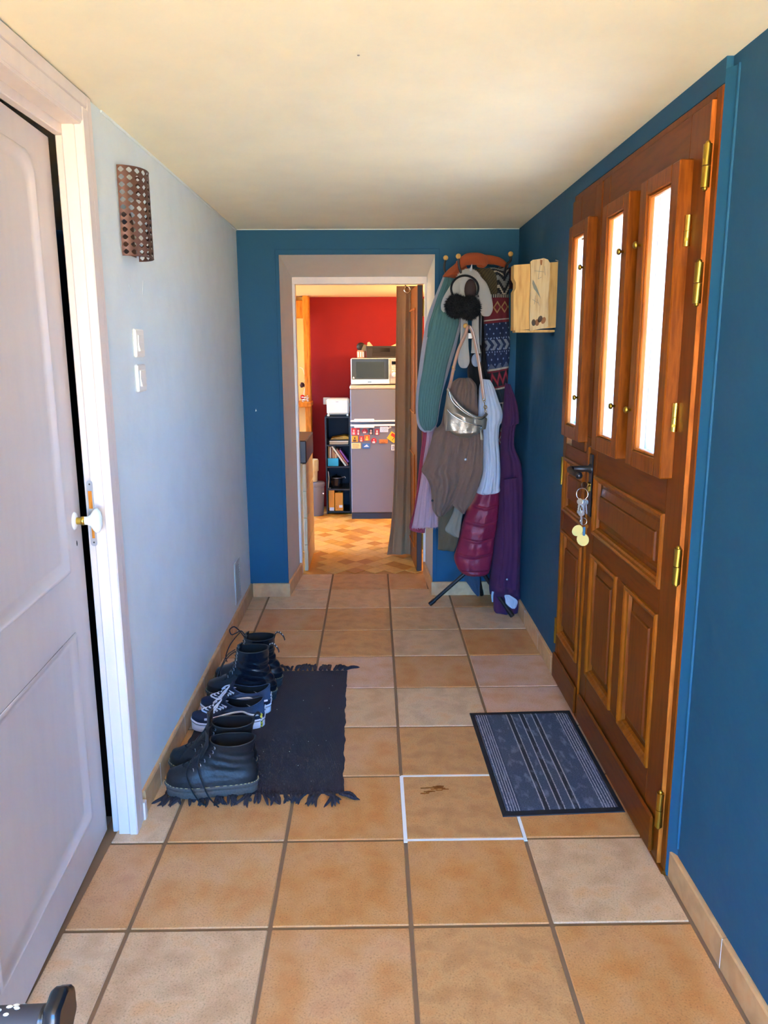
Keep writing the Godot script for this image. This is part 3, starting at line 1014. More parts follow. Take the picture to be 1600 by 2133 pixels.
func kitchen_things():
	kitchen_lamp()
	var zf = -6.29     # front of the fridge
	# ---- fridge
	var b = Vector3(0.01, 0, -6.6)
	var t = thing("fridge", "grey two-door fridge freezer with white handle strips and magnets", "fridge", b)
	mat("fridge_grey", "75747c", 0.5)
	mat("fridge_base", "2a2e36", 0.5)
	put("body", bx(Vector3(-0.187, 0.045, -6.86), Vector3(0.195, 1.055, zf - 0.045), 0.004), "fridge_grey", t)
	put("freezer_door", bx(Vector3(-0.187, 0.805, zf - 0.045), Vector3(0.195, 1.058, zf), 0.008), "fridge_grey", t)
	put("fridge_door", bx(Vector3(-0.187, 0.052, zf - 0.045), Vector3(0.195, 0.775, zf), 0.008), "fridge_grey", t)
	put("plinth", MB.new().prism([Vector2(-0.185, 0.0), Vector2(0.193, 0.0), Vector2(0.193, 0.048), Vector2(-0.185, 0.048)], 0.5, Transform3D(Basis.IDENTITY, Vector3(0, 0, -6.80))), "fridge_base", t)
	put("top", bx(Vector3(-0.190, 1.055, -6.86), Vector3(0.198, 1.085, zf + 0.004), 0.008), mat("fridge_top", "cdb8a0", 0.4), t)
	for s in [[0.797, 0.811], [0.762, 0.777]]:
		put("handle_strip", bx(Vector3(-0.187, s[0], zf), Vector3(0.195, s[1], zf + 0.012), 0.004), "white_gloss", t)
	put("handle", bx(Vector3(-0.157, 0.797, zf + 0.01), Vector3(0.005, 0.822, zf + 0.024), 0.005), "white_gloss", t)
	put("handle", bx(Vector3(-0.157, 0.750, zf + 0.01), Vector3(0.005, 0.776, zf + 0.024), 0.005), "white_gloss", t)
	# ---- magnets on the fridge door: [left, top, right, bottom in metres, base colour, second colour, label]
	var mg = [
		[-0.180, 0.748, -0.140, 0.692, "e0302c", "f6c8c0", "red and white portrait magnet, leftmost of the top row on the fridge"],
		[-0.136, 0.746, -0.112, 0.690, "c41c24", "f4e4e0", "narrow red figure magnet beside the leftmost portrait on the fridge"],
		[-0.097, 0.744, -0.048, 0.703, "a82434", "e8b8a8", "dark red oval-faced magnet in the middle of the top row on the fridge"],
		[-0.040, 0.746, -0.006, 0.694, "2a2428", "d8a890", "black magnet with a pale face in the top row on the fridge"],
		[0.008, 0.740, 0.044, 0.690, "a42c34", "f0d8d0", "dark red figure magnet right of the black face magnet on the fridge"],
		[0.050, 0.757, 0.116, 0.713, "e8eef4", "8aa8c4", "white and pale blue lettered magnet right of the top row on the fridge"],
		[-0.178, 0.686, -0.128, 0.636, "f0a818", "503818", "orange square magnet at the left of the second row on the fridge"],
		[-0.118, 0.683, -0.084, 0.637, "c83420", "f0c8b0", "red and cream figure magnet in the second row on the fridge"],
		[-0.078, 0.692, -0.032, 0.645, "ec6418", "f8d040", "orange and yellow magnet in the second row on the fridge"],
		[-0.022, 0.668, 0.022, 0.622, "c82028", "f0e0d8", "round red and white magnet at the right of the second row on the fridge"],
		[-0.180, 0.628, -0.106, 0.582, "f4dc90", "b08c50", "wide cream magnet with brown lettering in the bottom row on the fridge"],
		[-0.092, 0.624, -0.030, 0.582, "3c6cb0", "e8f0f8", "blue magnet with a white peak in the bottom row on the fridge"],
		[0.042, 0.655, 0.112, 0.622, "c87828", "a85c18", "low brown wooden magnet on its own on the fridge"],
		[0.140, 0.612, 0.190, 0.566, "f0ece4", "303030", "white magnet with black marks at the curtain's edge on the fridge"],
	]
	for e in mg:
		var c = Vector3((e[0] + e[2]) / 2, (e[1] + e[3]) / 2, zf)
		var o = thing("fridge_magnet", e[6], "magnet", c, "magnets on the fridge door")
		var hw: float = (e[2] - e[0]) / 2
		var hh: float = (e[1] - e[3]) / 2
		var n1 = "mag_" + e[4]
		var n2 = "mag_" + e[5]
		if not M.has(n1): mat(n1, e[4], 0.5)
		if not M.has(n2): mat(n2, e[5], 0.5)
		var pm = MB.new()
		if e[6].begins_with("round") or e[6].contains("oval"):
			pm.lathe([Vector2(hh, 0), Vector2(hh, 0.004), Vector2(hh * 0.9, 0.006), Vector2(0.0005, 0.0065)], Transform3D(Basis(Vector3(hw / hh, 0, 0), Vector3(0, 0, 1), Vector3(0, -1, 0)), c), 20)
		else:
			pm.box(c + Vector3(-hw, -hh, 0), c + Vector3(hw, hh, 0.006), 0.002)
		put("plate", pm, n1, o)
		var q = MB.new()
		if e[6].contains("lettering") or e[6].contains("lettered") or e[6].contains("marks"):
			for i in 3:
				var yy: float = c.y + hh * (0.5 - 0.5 * i)
				var xx = c.x - hw * 0.75
				while xx < c.x + hw * 0.6:
					var lw = rng.randf_range(0.003, 0.010)
					q.box(Vector3(xx, yy - hh * 0.12, zf + 0.005), Vector3(minf(xx + lw, c.x + hw * 0.8), yy + hh * 0.12, zf + 0.0072))
					xx += lw + 0.002
		elif e[6].contains("peak"):
			q.prism([Vector2(c.x - hw * 0.7, c.y - hh * 0.3), Vector2(c.x + hw * 0.7, c.y - hh * 0.3), Vector2(c.x + hw * 0.1, c.y + hh * 0.6)], 0.0015, Transform3D(Basis.IDENTITY, Vector3(0, 0, zf + 0.0055)))
		else:
			q.ball(c + Vector3(0, hh * 0.25, 0.0055), hh * 0.38, Vector3(0.8, 1, 0.12), 12)
			q.box(c + Vector3(-hw * 0.55, -hh * 0.85, 0.005), c + Vector3(hw * 0.45, -hh * 0.2, 0.0072), 0.001)
		put("picture", q, n2, o)
	# tilted road-sign like card
	var o2 = thing("fridge_magnet", "large yellow and red magnet turned on its corner on the fridge", "magnet", Vector3(0.148, 0.68, zf), "magnets on the fridge door")
	var tl = Transform3D(Basis(Vector3(0, 0, 1), -0.62), Vector3(0.152, 0.672, zf))
	mat("mag_yellow", "f0c428", 0.5)
	mat("mag_red", "d83418", 0.5)
	put("plate", MB.new().box(Vector3(-0.036, -0.034, 0), Vector3(0.036, 0.034, 0.005), 0.002, tl), "mag_yellow", o2)
	put("picture", MB.new().box(Vector3(-0.024, 0.004, 0.005), Vector3(0.024, 0.028, 0.0062), 0.0, tl), "mag_red", o2)
	put("bar", MB.new().box(Vector3(0.008, -0.024, 0.005), Vector3(0.012, 0.0, 0.0062), 0.0, tl), "black_plastic", o2)
	for p in [[0.133, 0.752, "larger"], [0.120, 0.746, "smaller"]]:
		tag(put("round_magnet", MB.new().ball(Vector3(p[0], p[1], zf + 0.002), 0.009 if p[2] == "larger" else 0.0065, Vector3(1, 1, 0.5), 12), "white_plastic"), "%s of two tiny cream dot magnets near the fridge's top right" % p[2], "magnet", "magnets on the fridge door")
	# ---- microwave
	var zm = -6.32
	t = thing("microwave", "white microwave oven with dark glass door standing on the fridge", "microwave", Vector3(0.01, 1.09, -6.5))
	put("body", bx(Vector3(-0.178, 1.094, -6.72), Vector3(0.235, 1.296, zm), 0.006), "white_gloss", t)
	var dr = put("door", bx(Vector3(-0.178, 1.094, zm), Vector3(0.128, 1.296, zm + 0.016), 0.006), "white_gloss", t)
	mat("dark_glass", "0a0d10", 0.12).metallic_specular = 0.25
	mat("mesh_glass", "39423f", 0.3).metallic_specular = 0.2
	put("window", bx(Vector3(-0.172, 1.132, zm + 0.014), Vector3(0.122, 1.292, zm + 0.0185), 0.002), "dark_glass", dr)
	put("viewing_mesh", bx(Vector3(-0.135, 1.142, zm + 0.018), Vector3(0.085, 1.268, zm + 0.0192), 0.0), "mesh_glass", dr)
	put("warning_triangle", MB.new().prism([Vector2(-0.166, 1.140), Vector2(-0.148, 1.140), Vector2(-0.157, 1.156)], 0.001, Transform3D(Basis.IDENTITY, Vector3(0, 0, zm + 0.0185))), "white_gloss", dr)
	var lt = TextMesh.new()
	put("badge", bx(Vector3(-0.045, 1.107, zm + 0.016), Vector3(-0.015, 1.115, zm + 0.0172), 0.0005), "key_blue", dr)
	var cp = put("control_panel", bx(Vector3(0.131, 1.098, zm), Vector3(0.232, 1.292, zm + 0.014), 0.004), mat("panel_grey", "b4a89c", 0.4), t)
	put("display", bx(Vector3(0.146, 1.246, zm + 0.013), Vector3(0.215, 1.272, zm + 0.0155), 0.001), "dark_glass", cp)
	put("dial", MB.new().lathe([Vector2(0.02, 0), Vector2(0.019, 0.012), Vector2(0.0005, 0.014)], Transform3D(Basis(Vector3(1, 0, 0), Vector3(0, 0, 1), Vector3(0, -1, 0)), Vector3(0.166, 1.168, zm + 0.014)), 20), "white_gloss", cp)
	for y in 3:
		for x in 3:
			put("button", bx(Vector3(0.148 + x * 0.02, 1.196 + y * 0.014, zm + 0.013), Vector3(0.160 + x * 0.02, 1.204 + y * 0.014, zm + 0.016), 0.001), "white_plastic", cp)
	# ---- things on the microwave: slatted dark basket and a jar with a brush head
	t = thing("basket", "dark slatted plastic basket on the microwave beside the jar", "basket", Vector3(0.09, 1.296, -6.45))
	var bs = MB.new()
	var y0 = 1.297
	for e in [[Vector3(-0.055, y0, -6.38), Vector3(0.235, y0 + 0.012, -6.372)], [Vector3(-0.055, y0 + 0.078, -6.38), Vector3(0.235, y0 + 0.094, -6.370)], [Vector3(-0.055, y0, -6.60), Vector3(0.235, y0 + 0.094, -6.594)], [Vector3(-0.055, y0, -6.6), Vector3(-0.049, y0 + 0.094, -6.372)], [Vector3(0.229, y0, -6.6), Vector3(0.235, y0 + 0.094, -6.372)], [Vector3(-0.055, y0, -6.6), Vector3(0.235, y0 + 0.005, -6.372)], [Vector3(-0.055, y0 + 0.010, -6.378), Vector3(-0.005, y0 + 0.08, -6.374)], [Vector3(-0.005, y0 + 0.040, -6.378), Vector3(0.235, y0 + 0.046, -6.374)]]:
		bs.box(e[0], e[1], 0.002)
	mat("basket_brown", "2c221c", 0.6)
	put("rim_and_walls", bs, "basket_brown", t)
	for i in 22:
		var xx = -0.002 + i * 0.0105
		if i > 5 and i < 13:
			put("slat", bx(Vector3(xx, y0 + 0.01, -6.379), Vector3(xx + 0.006, y0 + 0.043, -6.374)), "basket_brown", t)
		else:
			put("slat", bx(Vector3(xx, y0 + 0.01, -6.379), Vector3(xx + 0.006, y0 + 0.08, -6.374)), "basket_brown", t)
	tag(put("paper_packet", MB.new().prism([Vector2(-0.05, 1.39), Vector2(0.0, 1.39), Vector2(-0.03, 1.425), Vector2(-0.045, 1.42)], 0.03, Transform3D(Basis.IDENTITY, Vector3(0, 0, -6.50))), mat("packet", "e0c8a0", 0.8)), "folded cream paper packet sticking out of the dark basket at left", "packet")
	tag(put("paper_packet", MB.new().prism([Vector2(0.12, 1.38), Vector2(0.23, 1.38), Vector2(0.23, 1.42), Vector2(0.20, 1.415)], 0.04, Transform3D(Basis.IDENTITY, Vector3(0, 0, -6.50))), "packet"), "long pale packet rising over the basket beside the curtain", "packet")
	t = thing("jar", "pink banded glass jar with dark lid leaning out on the microwave", "jar", Vector3(-0.095, 1.296, -6.42))
	put("body", MB.new().lathe([Vector2(0.030, 0.001), Vector2(0.035, 0.008), Vector2(0.036, 0.05), Vector2(0.031, 0.062)], Transform3D(Basis.IDENTITY, Vector3(-0.095, 1.296, -6.42)), 20), mat("jar_pink", "d89878", 0.2), t)
	for i in 3:
		put("stripe", bx(Vector3(-0.122 + i * 0.019, 1.304, -6.386), Vector3(-0.115 + i * 0.019, 1.345, -6.3825), 0.001), "white_gloss", t)
	put("lid", MB.new().ball(Vector3(-0.098, 1.386, -6.42), 0.036, Vector3(1.0, 0.95, 0.9), 16), mat("lid_brown", "241814", 0.6), t)
	put("leaf_wrap", MB.new().prism([Vector2(-0.095, 1.36), Vector2(-0.055, 1.35), Vector2(-0.052, 1.40), Vector2(-0.075, 1.405)], 0.012, Transform3D(Basis.IDENTITY, Vector3(0, 0, -6.39))), mat("lid_grey", "6c6450", 0.7), t)
	# ---- black shelf unit left of the fridge
	var zs = -6.5
	t = thing("shelf_unit", "narrow black shelf unit between red wall and fridge", "shelf", Vector3(-0.3, 0, -6.65))
	mat("shelf_black", "14161c", 0.5)
	mat("shelf_back", "1d2530", 0.7)
	put("side", bx(Vector3(-0.405, 0, -6.80), Vector3(-0.391, 0.823, zs), 0.002), "shelf_black", t)
	put("side", bx(Vector3(-0.206, 0, -6.80), Vector3(-0.193, 0.823, zs), 0.002), "shelf_black", t)
	put("back", bx(Vector3(-0.40, 0, -6.81), Vector3(-0.195, 0.82, -6.80)), "shelf_back", t)
	for y in [0.811, 0.577, 0.396, 0.204, 0.012]:
		put("shelf", bx(Vector3(-0.391, y, -6.80), Vector3(-0.206, y + 0.012, zs + 0.001), 0.001), "shelf_black", t)
	# toaster on top
	t = thing("toaster", "cream toaster standing on the black shelf unit", "toaster", Vector3(-0.295, 0.823, -6.6))
	put("body", bx(Vector3(-0.388, 0.838, -6.70), Vector3(-0.203, 0.968, -6.52), 0.014), mat("toaster_cream", "f2ead2", 0.3), t)
	put("foot", bx(Vector3(-0.385, 0.8231, -6.69), Vector3(-0.365, 0.84, -6.53), 0.003), "toaster_cream", t)
	put("foot", bx(Vector3(-0.226, 0.8231, -6.69), Vector3(-0.206, 0.84, -6.53), 0.003), "toaster_cream", t)
	put("base_gap", bx(Vector3(-0.36, 0.828, -6.68), Vector3(-0.23, 0.84, -6.54)), "shelf_black", t)
	put("badge", bx(Vector3(-0.312, 0.940, -6.521), Vector3(-0.290, 0.944, -6.5195)), "panel_grey", t)
	put("lever", bx(Vector3(-0.203, 0.90, -6.58), Vector3(-0.192, 0.93, -6.555), 0.003), "panel_grey", t)
	# socket on the red wall
	t = thing("wall_socket", "square cream wall socket on the red wall behind the toaster", "socket", Vector3(-0.40, 0.955, -6.86))
	put("plate", bx(Vector3(-0.435, 0.96, -6.84), Vector3(-0.376, 0.899, -6.855), 0.003), "white_plastic", t)
	put("ring", MB.new().torus(Vector3(-0.404, 0.929, -6.84), Vector3(0, 0, 1), 0.016, 0.003, 18, 6), "white_plastic", t)
	# contents
	var stack = [[0.589, 0.020, "b4a07c", "thick beige folder at the bottom of the paper stack on the upper shelf"], [0.6095, 0.010, "e0d4b8", "pale file on the paper stack on the upper shelf"], [0.620, 0.009, "2c241c", "dark notebook on the paper stack on the upper shelf"]]
	for e in stack:
		mat("stk" + e[2], e[2], 0.7)
		tag(put("folder", bx(Vector3(-0.372, e[0], -6.75), Vector3(-0.212, e[0] + e[1], -6.52), 0.002), "stk" + e[2]), e[3], "folder", "papers on the upper shelf")
	var yf = thing("yellow_packet", "crumpled yellow and black packet lying on top of the paper stack", "packet", Vector3(-0.28, 0.63, -6.6))
	put("sheet", MB.new().prism([Vector2(-0.36, 0.6295), Vector2(-0.21, 0.6295), Vector2(-0.212, 0.650), Vector2(-0.245, 0.658), Vector2(-0.30, 0.648), Vector2(-0.355, 0.638)], 0.16, Transform3D(Basis.IDENTITY, Vector3(0, 0, -6.70))), mat("packet_yellow", "c89418", 0.5), yf)
	put("stripe", MB.new().prism([Vector2(-0.34, 0.634), Vector2(-0.26, 0.642), Vector2(-0.262, 0.646), Vector2(-0.34, 0.638)], 0.003, Transform3D(Basis.IDENTITY, Vector3(0, 0, -6.541))), "black_plastic", yf)
	tag(put("cable_coil", MB.new().torus(Vector3(-0.379, 0.612, -6.55), Vector3(1, 0.2, 0.2), 0.022, 0.005, 16, 6), "black_plastic"), "loop of black cable beside the paper stack on the upper shelf", "cable")
	# blue box of cards and the leaning books
	t = thing("blue_box", "turquoise open box on the second shelf holding papers", "box", Vector3(-0.34, 0.408, -6.55))
	mat("turquoise", "22a8c8", 0.5)
	var bb = MB.new()
	bb.box(Vector3(-0.388, 0.4085, -6.52), Vector3(-0.298, 0.474, -6.515), 0.001)
	bb.box(Vector3(-0.388, 0.4085, -6.66), Vector3(-0.298, 0.474, -6.655), 0.001)
	bb.box(Vector3(-0.388, 0.4085, -6.66), Vector3(-0.384, 0.474, -6.515), 0.001)
	bb.box(Vector3(-0.302, 0.4085, -6.66), Vector3(-0.298, 0.474, -6.515), 0.001)
	bb.box(Vector3(-0.388, 0.4085, -6.66), Vector3(-0.298, 0.412, -6.515), 0.001)
	put("walls", bb, "turquoise", t)
	var cols = ["b89468", "e8e0d0", "8c5a48", "d8a878", "c88c70", "e4c890", "b47860"]
	var hts = [0.575, 0.57, 0.555, 0.56, 0.525, 0.51, 0.515]
	var lbl = ["tall tan booklet leftmost in the turquoise box", "tall white booklet second from left in the turquoise box", "brown booklet third from left in the turquoise box", "sand coloured booklet in the middle of the turquoise box", "short pinkish booklet right of middle in the turquoise box", "short pale yellow booklet second from right in the turquoise box", "short reddish booklet rightmost in the turquoise box"]
	for i in 7:
		mat("bk" + str(i), cols[i], 0.8)
		var xx = -0.382 + i * 0.0112
		tag(put("booklet", bx(Vector3(xx, 0.4125, -6.64), Vector3(xx + 0.009, hts[i], -6.53), 0.001), "bk" + str(i)), lbl[i], "booklet", "booklets in the turquoise box")
	var lean = [[Vector3(-0.229, 0.4095, 0), "e6d8b8", 0.205, 0.015, "cream book leaning on the second shelf, leftmost of three"], [Vector3(-0.212, 0.4145, 0), "b0604c", 0.165, 0.012, "terracotta book leaning on the second shelf, middle of three"], [Vector3(-0.2085, 0.442, 0), "8a4a8c", 0.125, 0.014, "purple book leaning on the second shelf, nearest the fridge"]]
	for e in lean:
		mat("ln" + e[1], e[1], 0.6)
		var o = thing("leaning_book", e[4], "book", Vector3(e[0].x, e[0].y, -6.6), "leaning books")
		var xf = Transform3D(Basis(Vector3(0, 0, 1), 0.60), Vector3(e[0].x, e[0].y, 0))
		put("cover", MB.new().box(Vector3(-e[3], 0, -6.66), Vector3(0, e[2], -6.525), 0.002, xf), "ln" + e[1], o)
		put("pages", MB.new().box(Vector3(-e[3] + 0.002, 0.002, -6.655), Vector3(-0.002, e[2] + 0.0006, -6.53), 0.0, xf), "white_plastic", o)
	# glass pan on the third shelf
	t = thing("glass_pot", "dark glass pot with a pale rim on the third shelf", "pot", Vector3(-0.315, 0.216, -6.6))
	mat("smoke_glass", "1c1a1a", 0.1)
	put("bowl", MB.new().lathe([Vector2(0.04, 0), Vector2(0.047, 0.02), Vector2(0.05, 0.085)], Transform3D(Basis.IDENTITY, Vector3(-0.318, 0.2165, -6.58)), 22), "smoke_glass", t)
	put("rim", MB.new().torus(Vector3(-0.318, 0.303, -6.58), Vector3.UP, 0.050, 0.003, 24, 6), "steel", t)
	put("lid", MB.new().lathe([Vector2(0.049, 0.088), Vector2(0.03, 0.098), Vector2(0.006, 0.102), Vector2(0.007, 0.112), Vector2(0.0005, 0.114)], Transform3D(Basis.IDENTITY, Vector3(-0.318, 0.2165, -6.58)), 22), "smoke_glass", t)
	put("handle", MB.new().tube(spline([Vector3(-0.266, 0.305, -6.56), Vector3(-0.25, 0.312, -6.55), Vector3(-0.242, 0.300, -6.548)], 5), 0.004, 8), "steel", t)
	tag(put("white_cable", MB.new().tube(spline([Vector3(-0.386, 0.365, -6.51), Vector3(-0.379, 0.31, -6.508), Vector3(-0.384, 0.26, -6.508), Vector3(-0.386, 0.22, -6.508)], 6), 0.003, 6), "white_plastic"), "white cable hanging down the left side of the third shelf", "cable")
	# two orange cartons on the bottom shelf
	mat("carton_orange", "ee9a10", 0.5)
	for e in [[-0.386, -0.338, 0.178, "tall narrow orange carton with a white spout on the bottom shelf", 0], [-0.333, -0.265, 0.155, "wide orange carton with a white label on the bottom shelf", 1]]:
		var c = thing("carton", e[3], "carton", Vector3((e[0] + e[1]) / 2, 0.024, -6.55), "orange cartons on the bottom shelf")
		put("box", bx(Vector3(e[0], 0.0245, -6.60), Vector3(e[1], 0.0245 + e[2], -6.52), 0.002), "carton_orange", c)
		if e[4] == 0:
			put("spout", bx(Vector3(e[0] + 0.002, 0.0245 + e[2], -6.56), Vector3(e[0] + 0.02, 0.040 + e[2], -6.53), 0.003), "white_gloss", c)
			put("label", bx(Vector3(e[0] + 0.006, 0.026, -6.5202), Vector3(e[1] - 0.004, 0.054, -6.5190)), "white_gloss", c)
		else:
			put("handle", MB.new().tube(spline([Vector3(e[0] + 0.016, 0.178, -6.55), Vector3(e[0] + 0.034, 0.193, -6.55), Vector3(e[0] + 0.052, 0.178, -6.55)], 5), 0.003, 6), "black_plastic", c)
			put("label", bx(Vector3(e[0] + 0.034, 0.052, -6.5202), Vector3(e[1] - 0.004, 0.074, -6.5190)), "white_gloss", c)
			for i in 3:
				put("print_line", bx(Vector3(e[0] + 0.008, 0.046 + i * 0.010, -6.5202), Vector3(e[0] + 0.024 - i * 0.004, 0.0485 + i * 0.010, -6.5192)), "dark_edge", c)
	# ---- bin and hanging cloth basket at the far left
	t = thing("bin", "grey plastic waste bin on the kitchen floor against the red wall", "bin", Vector3(-0.47, 0, -6.46))
	put("tub", MB.new().lathe([Vector2(0.05, 0.0), Vector2(0.056, 0.006), Vector2(0.068, 0.25)], Transform3D(Basis(Vector3(1, 0, 0), Vector3.UP, Vector3(0, 0, 0.9)), Vector3(-0.484, 0.0, -6.46)), 24), mat("bin_grey", "77757a", 0.5), t)
	put("rim", MB.new().lathe([Vector2(0.068, 0.25), Vector2(0.073, 0.253), Vector2(0.073, 0.275), Vector2(0.068, 0.285), Vector2(0.0005, 0.29)], Transform3D(Basis(Vector3(1, 0, 0), Vector3.UP, Vector3(0, 0, 0.9)), Vector3(-0.484, 0.0, -6.46)), 24), "bin_grey", t)
	put("sticker", bx(Vector3(-0.43, 0.19, -6.413), Vector3(-0.418, 0.20, -6.408)), "white_gloss", t)
	t = thing("wall_basket", "small cream woven basket standing on the bin below the bar end", "basket", Vector3(-0.50, 0.29, -6.45))
	put("weave", MB.new().lathe([Vector2(0.030, 0.0), Vector2(0.034, 0.006), Vector2(0.036, 0.085), Vector2(0.044, 0.09), Vector2(0.045, 0.175), Vector2(0.040, 0.186), Vector2(0.032, 0.182), Vector2(0.030, 0.10)], Transform3D(Basis.IDENTITY, Vector3(-0.505, 0.291, -6.45)), 20), bump(mat("cream_weave", "d8cc9c", 0.8), T.weave, 0.3), t)
	put("dark_band", MB.new().torus(Vector3(-0.505, 0.468, -6.45), Vector3.UP, 0.041, 0.003, 20, 6), "basket_brown", t)
	# ---- ornaments on the pass-through ledge
	t = thing("dried_flower", "wire plant stand with a dark dried flower on the orange ledge", "ornament", Vector3(-0.58, 0.938, -6.68))
	var ws = MB.new()
	ws.tube(spline([Vector3(-0.60, 0.939, -6.70), Vector3(-0.585, 1.02, -6.69), Vector3(-0.572, 1.10, -6.69), Vector3(-0.59, 1.20, -6.70), Vector3(-0.62, 1.22, -6.70)], 6), 0.002, 6)
	ws.tube(spline([Vector3(-0.575, 0.939, -6.68), Vector3(-0.57, 0.98, -6.67), Vector3(-0.566, 1.02, -6.68), Vector3(-0.57, 1.08, -6.68)], 6), 0.002, 6)
	for i in 5: ws.ball(Vector3(-0.575 + 0.006 * sin(i * 2.0), 1.03 + i * 0.028, -6.68), 0.005, Vector3.ONE, 8)
	put("wire", ws, "white_gloss", t)
	var fl = MB.new()
	for i in 9:
		fl.ball(Vector3(-0.596 + 0.018 * cos(i * 2.4) * sqrt(i / 9.0), 1.075 + 0.016 * sin(i * 2.4) * sqrt(i / 9.0), -6.68 + 0.01 * sin(i * 1.3)), 0.013, Vector3(1, 0.8, 0.8), 10)
	put("flower", fl, mat("dry_flower", "3a1418", 0.8), t)
	tag(put("red_ball", MB.new().ball(Vector3(-0.598, 0.976, -6.66), 0.019, Vector3.ONE, 16), mat("red_gloss", "c81c14", 0.25)), "small red ball in front of the dried flower on the orange ledge", "ornament")
	var nest = thing("wire_nest", "white twisted wire nest on the orange ledge beside the red ball", "ornament", Vector3(-0.57, 0.938, -6.64))
	var nm = MB.new()
	for i in 7:
		nm.torus(Vector3(-0.572 + 0.004 * sin(i * 3.0), 0.944 + i * 0.006, -6.64), Vector3(0.3 * sin(i * 1.7), 1, 0.3 * cos(i * 2.3)), 0.026, 0.0016, 18, 5)
	put("wire", nm, "white_gloss", nest)
	# ---- curtain
	t = thing("curtain", "brown floor-length curtain gathered at the right of the kitchen doorway", "curtain", Vector3(0.19, 0, -5.1))
	var rings = []
	var rows = [[1.752, 0.150, 0.272], [1.55, 0.148, 0.268], [1.2, 0.142, 0.264], [0.8, 0.136, 0.258], [0.45, 0.126, 0.246], [0.22, 0.110, 0.243], [0.08, 0.092, 0.243], [0.012, 0.082, 0.246]]
	var rp = []
	for r in rows: rp.append(Vector3(r[0], r[1], r[2]))
	var sp = spline(rp, 5)
	for r in vflip(sp):
		var ring = []
		var n = 72
		for j in n:
			var u = float(j) / n * 2.0
			var back = u >= 1.0
			var s = u if not back else 2.0 - u
			var x = lerpf(r.y, r.z, s)
			var fold = 0.011 * sin(s * 11.0 + 2.2 + 0.4 * r.x) + 0.003 * sin(s * 23.0 + 2.0 * r.x)
			ring.append(Vector3(x, r.x, -5.1 + fold + (0.0 if not back else -0.006)))
		rings.append(ring)
	put("cloth", MB.new().loft(rings), fabric("curtain_brown", "b08660", 0.08, 40, 0.2), t)
	put("eyelet", MB.new().torus(Vector3(0.216, 1.727, -5.068), Vector3(0.2, 0.1, 1), 0.019, 0.004, 22, 8), "chrome", t)
	put("hook", MB.new().tube(spline([Vector3(0.218, 1.735, -5.065), Vector3(0.205, 1.752, -5.068), Vector3(0.198, 1.766, -5.08)], 4), 0.003, 6), "black_metal", t)
	var rd = tag(put("curtain_rod", MB.new().tube([Vector3(-0.3, 1.775, -5.10), Vector3(0.6, 1.775, -5.10)], 0.008, 10), "black_metal"), "thin dark rod above the brown curtain", "curtain rod")

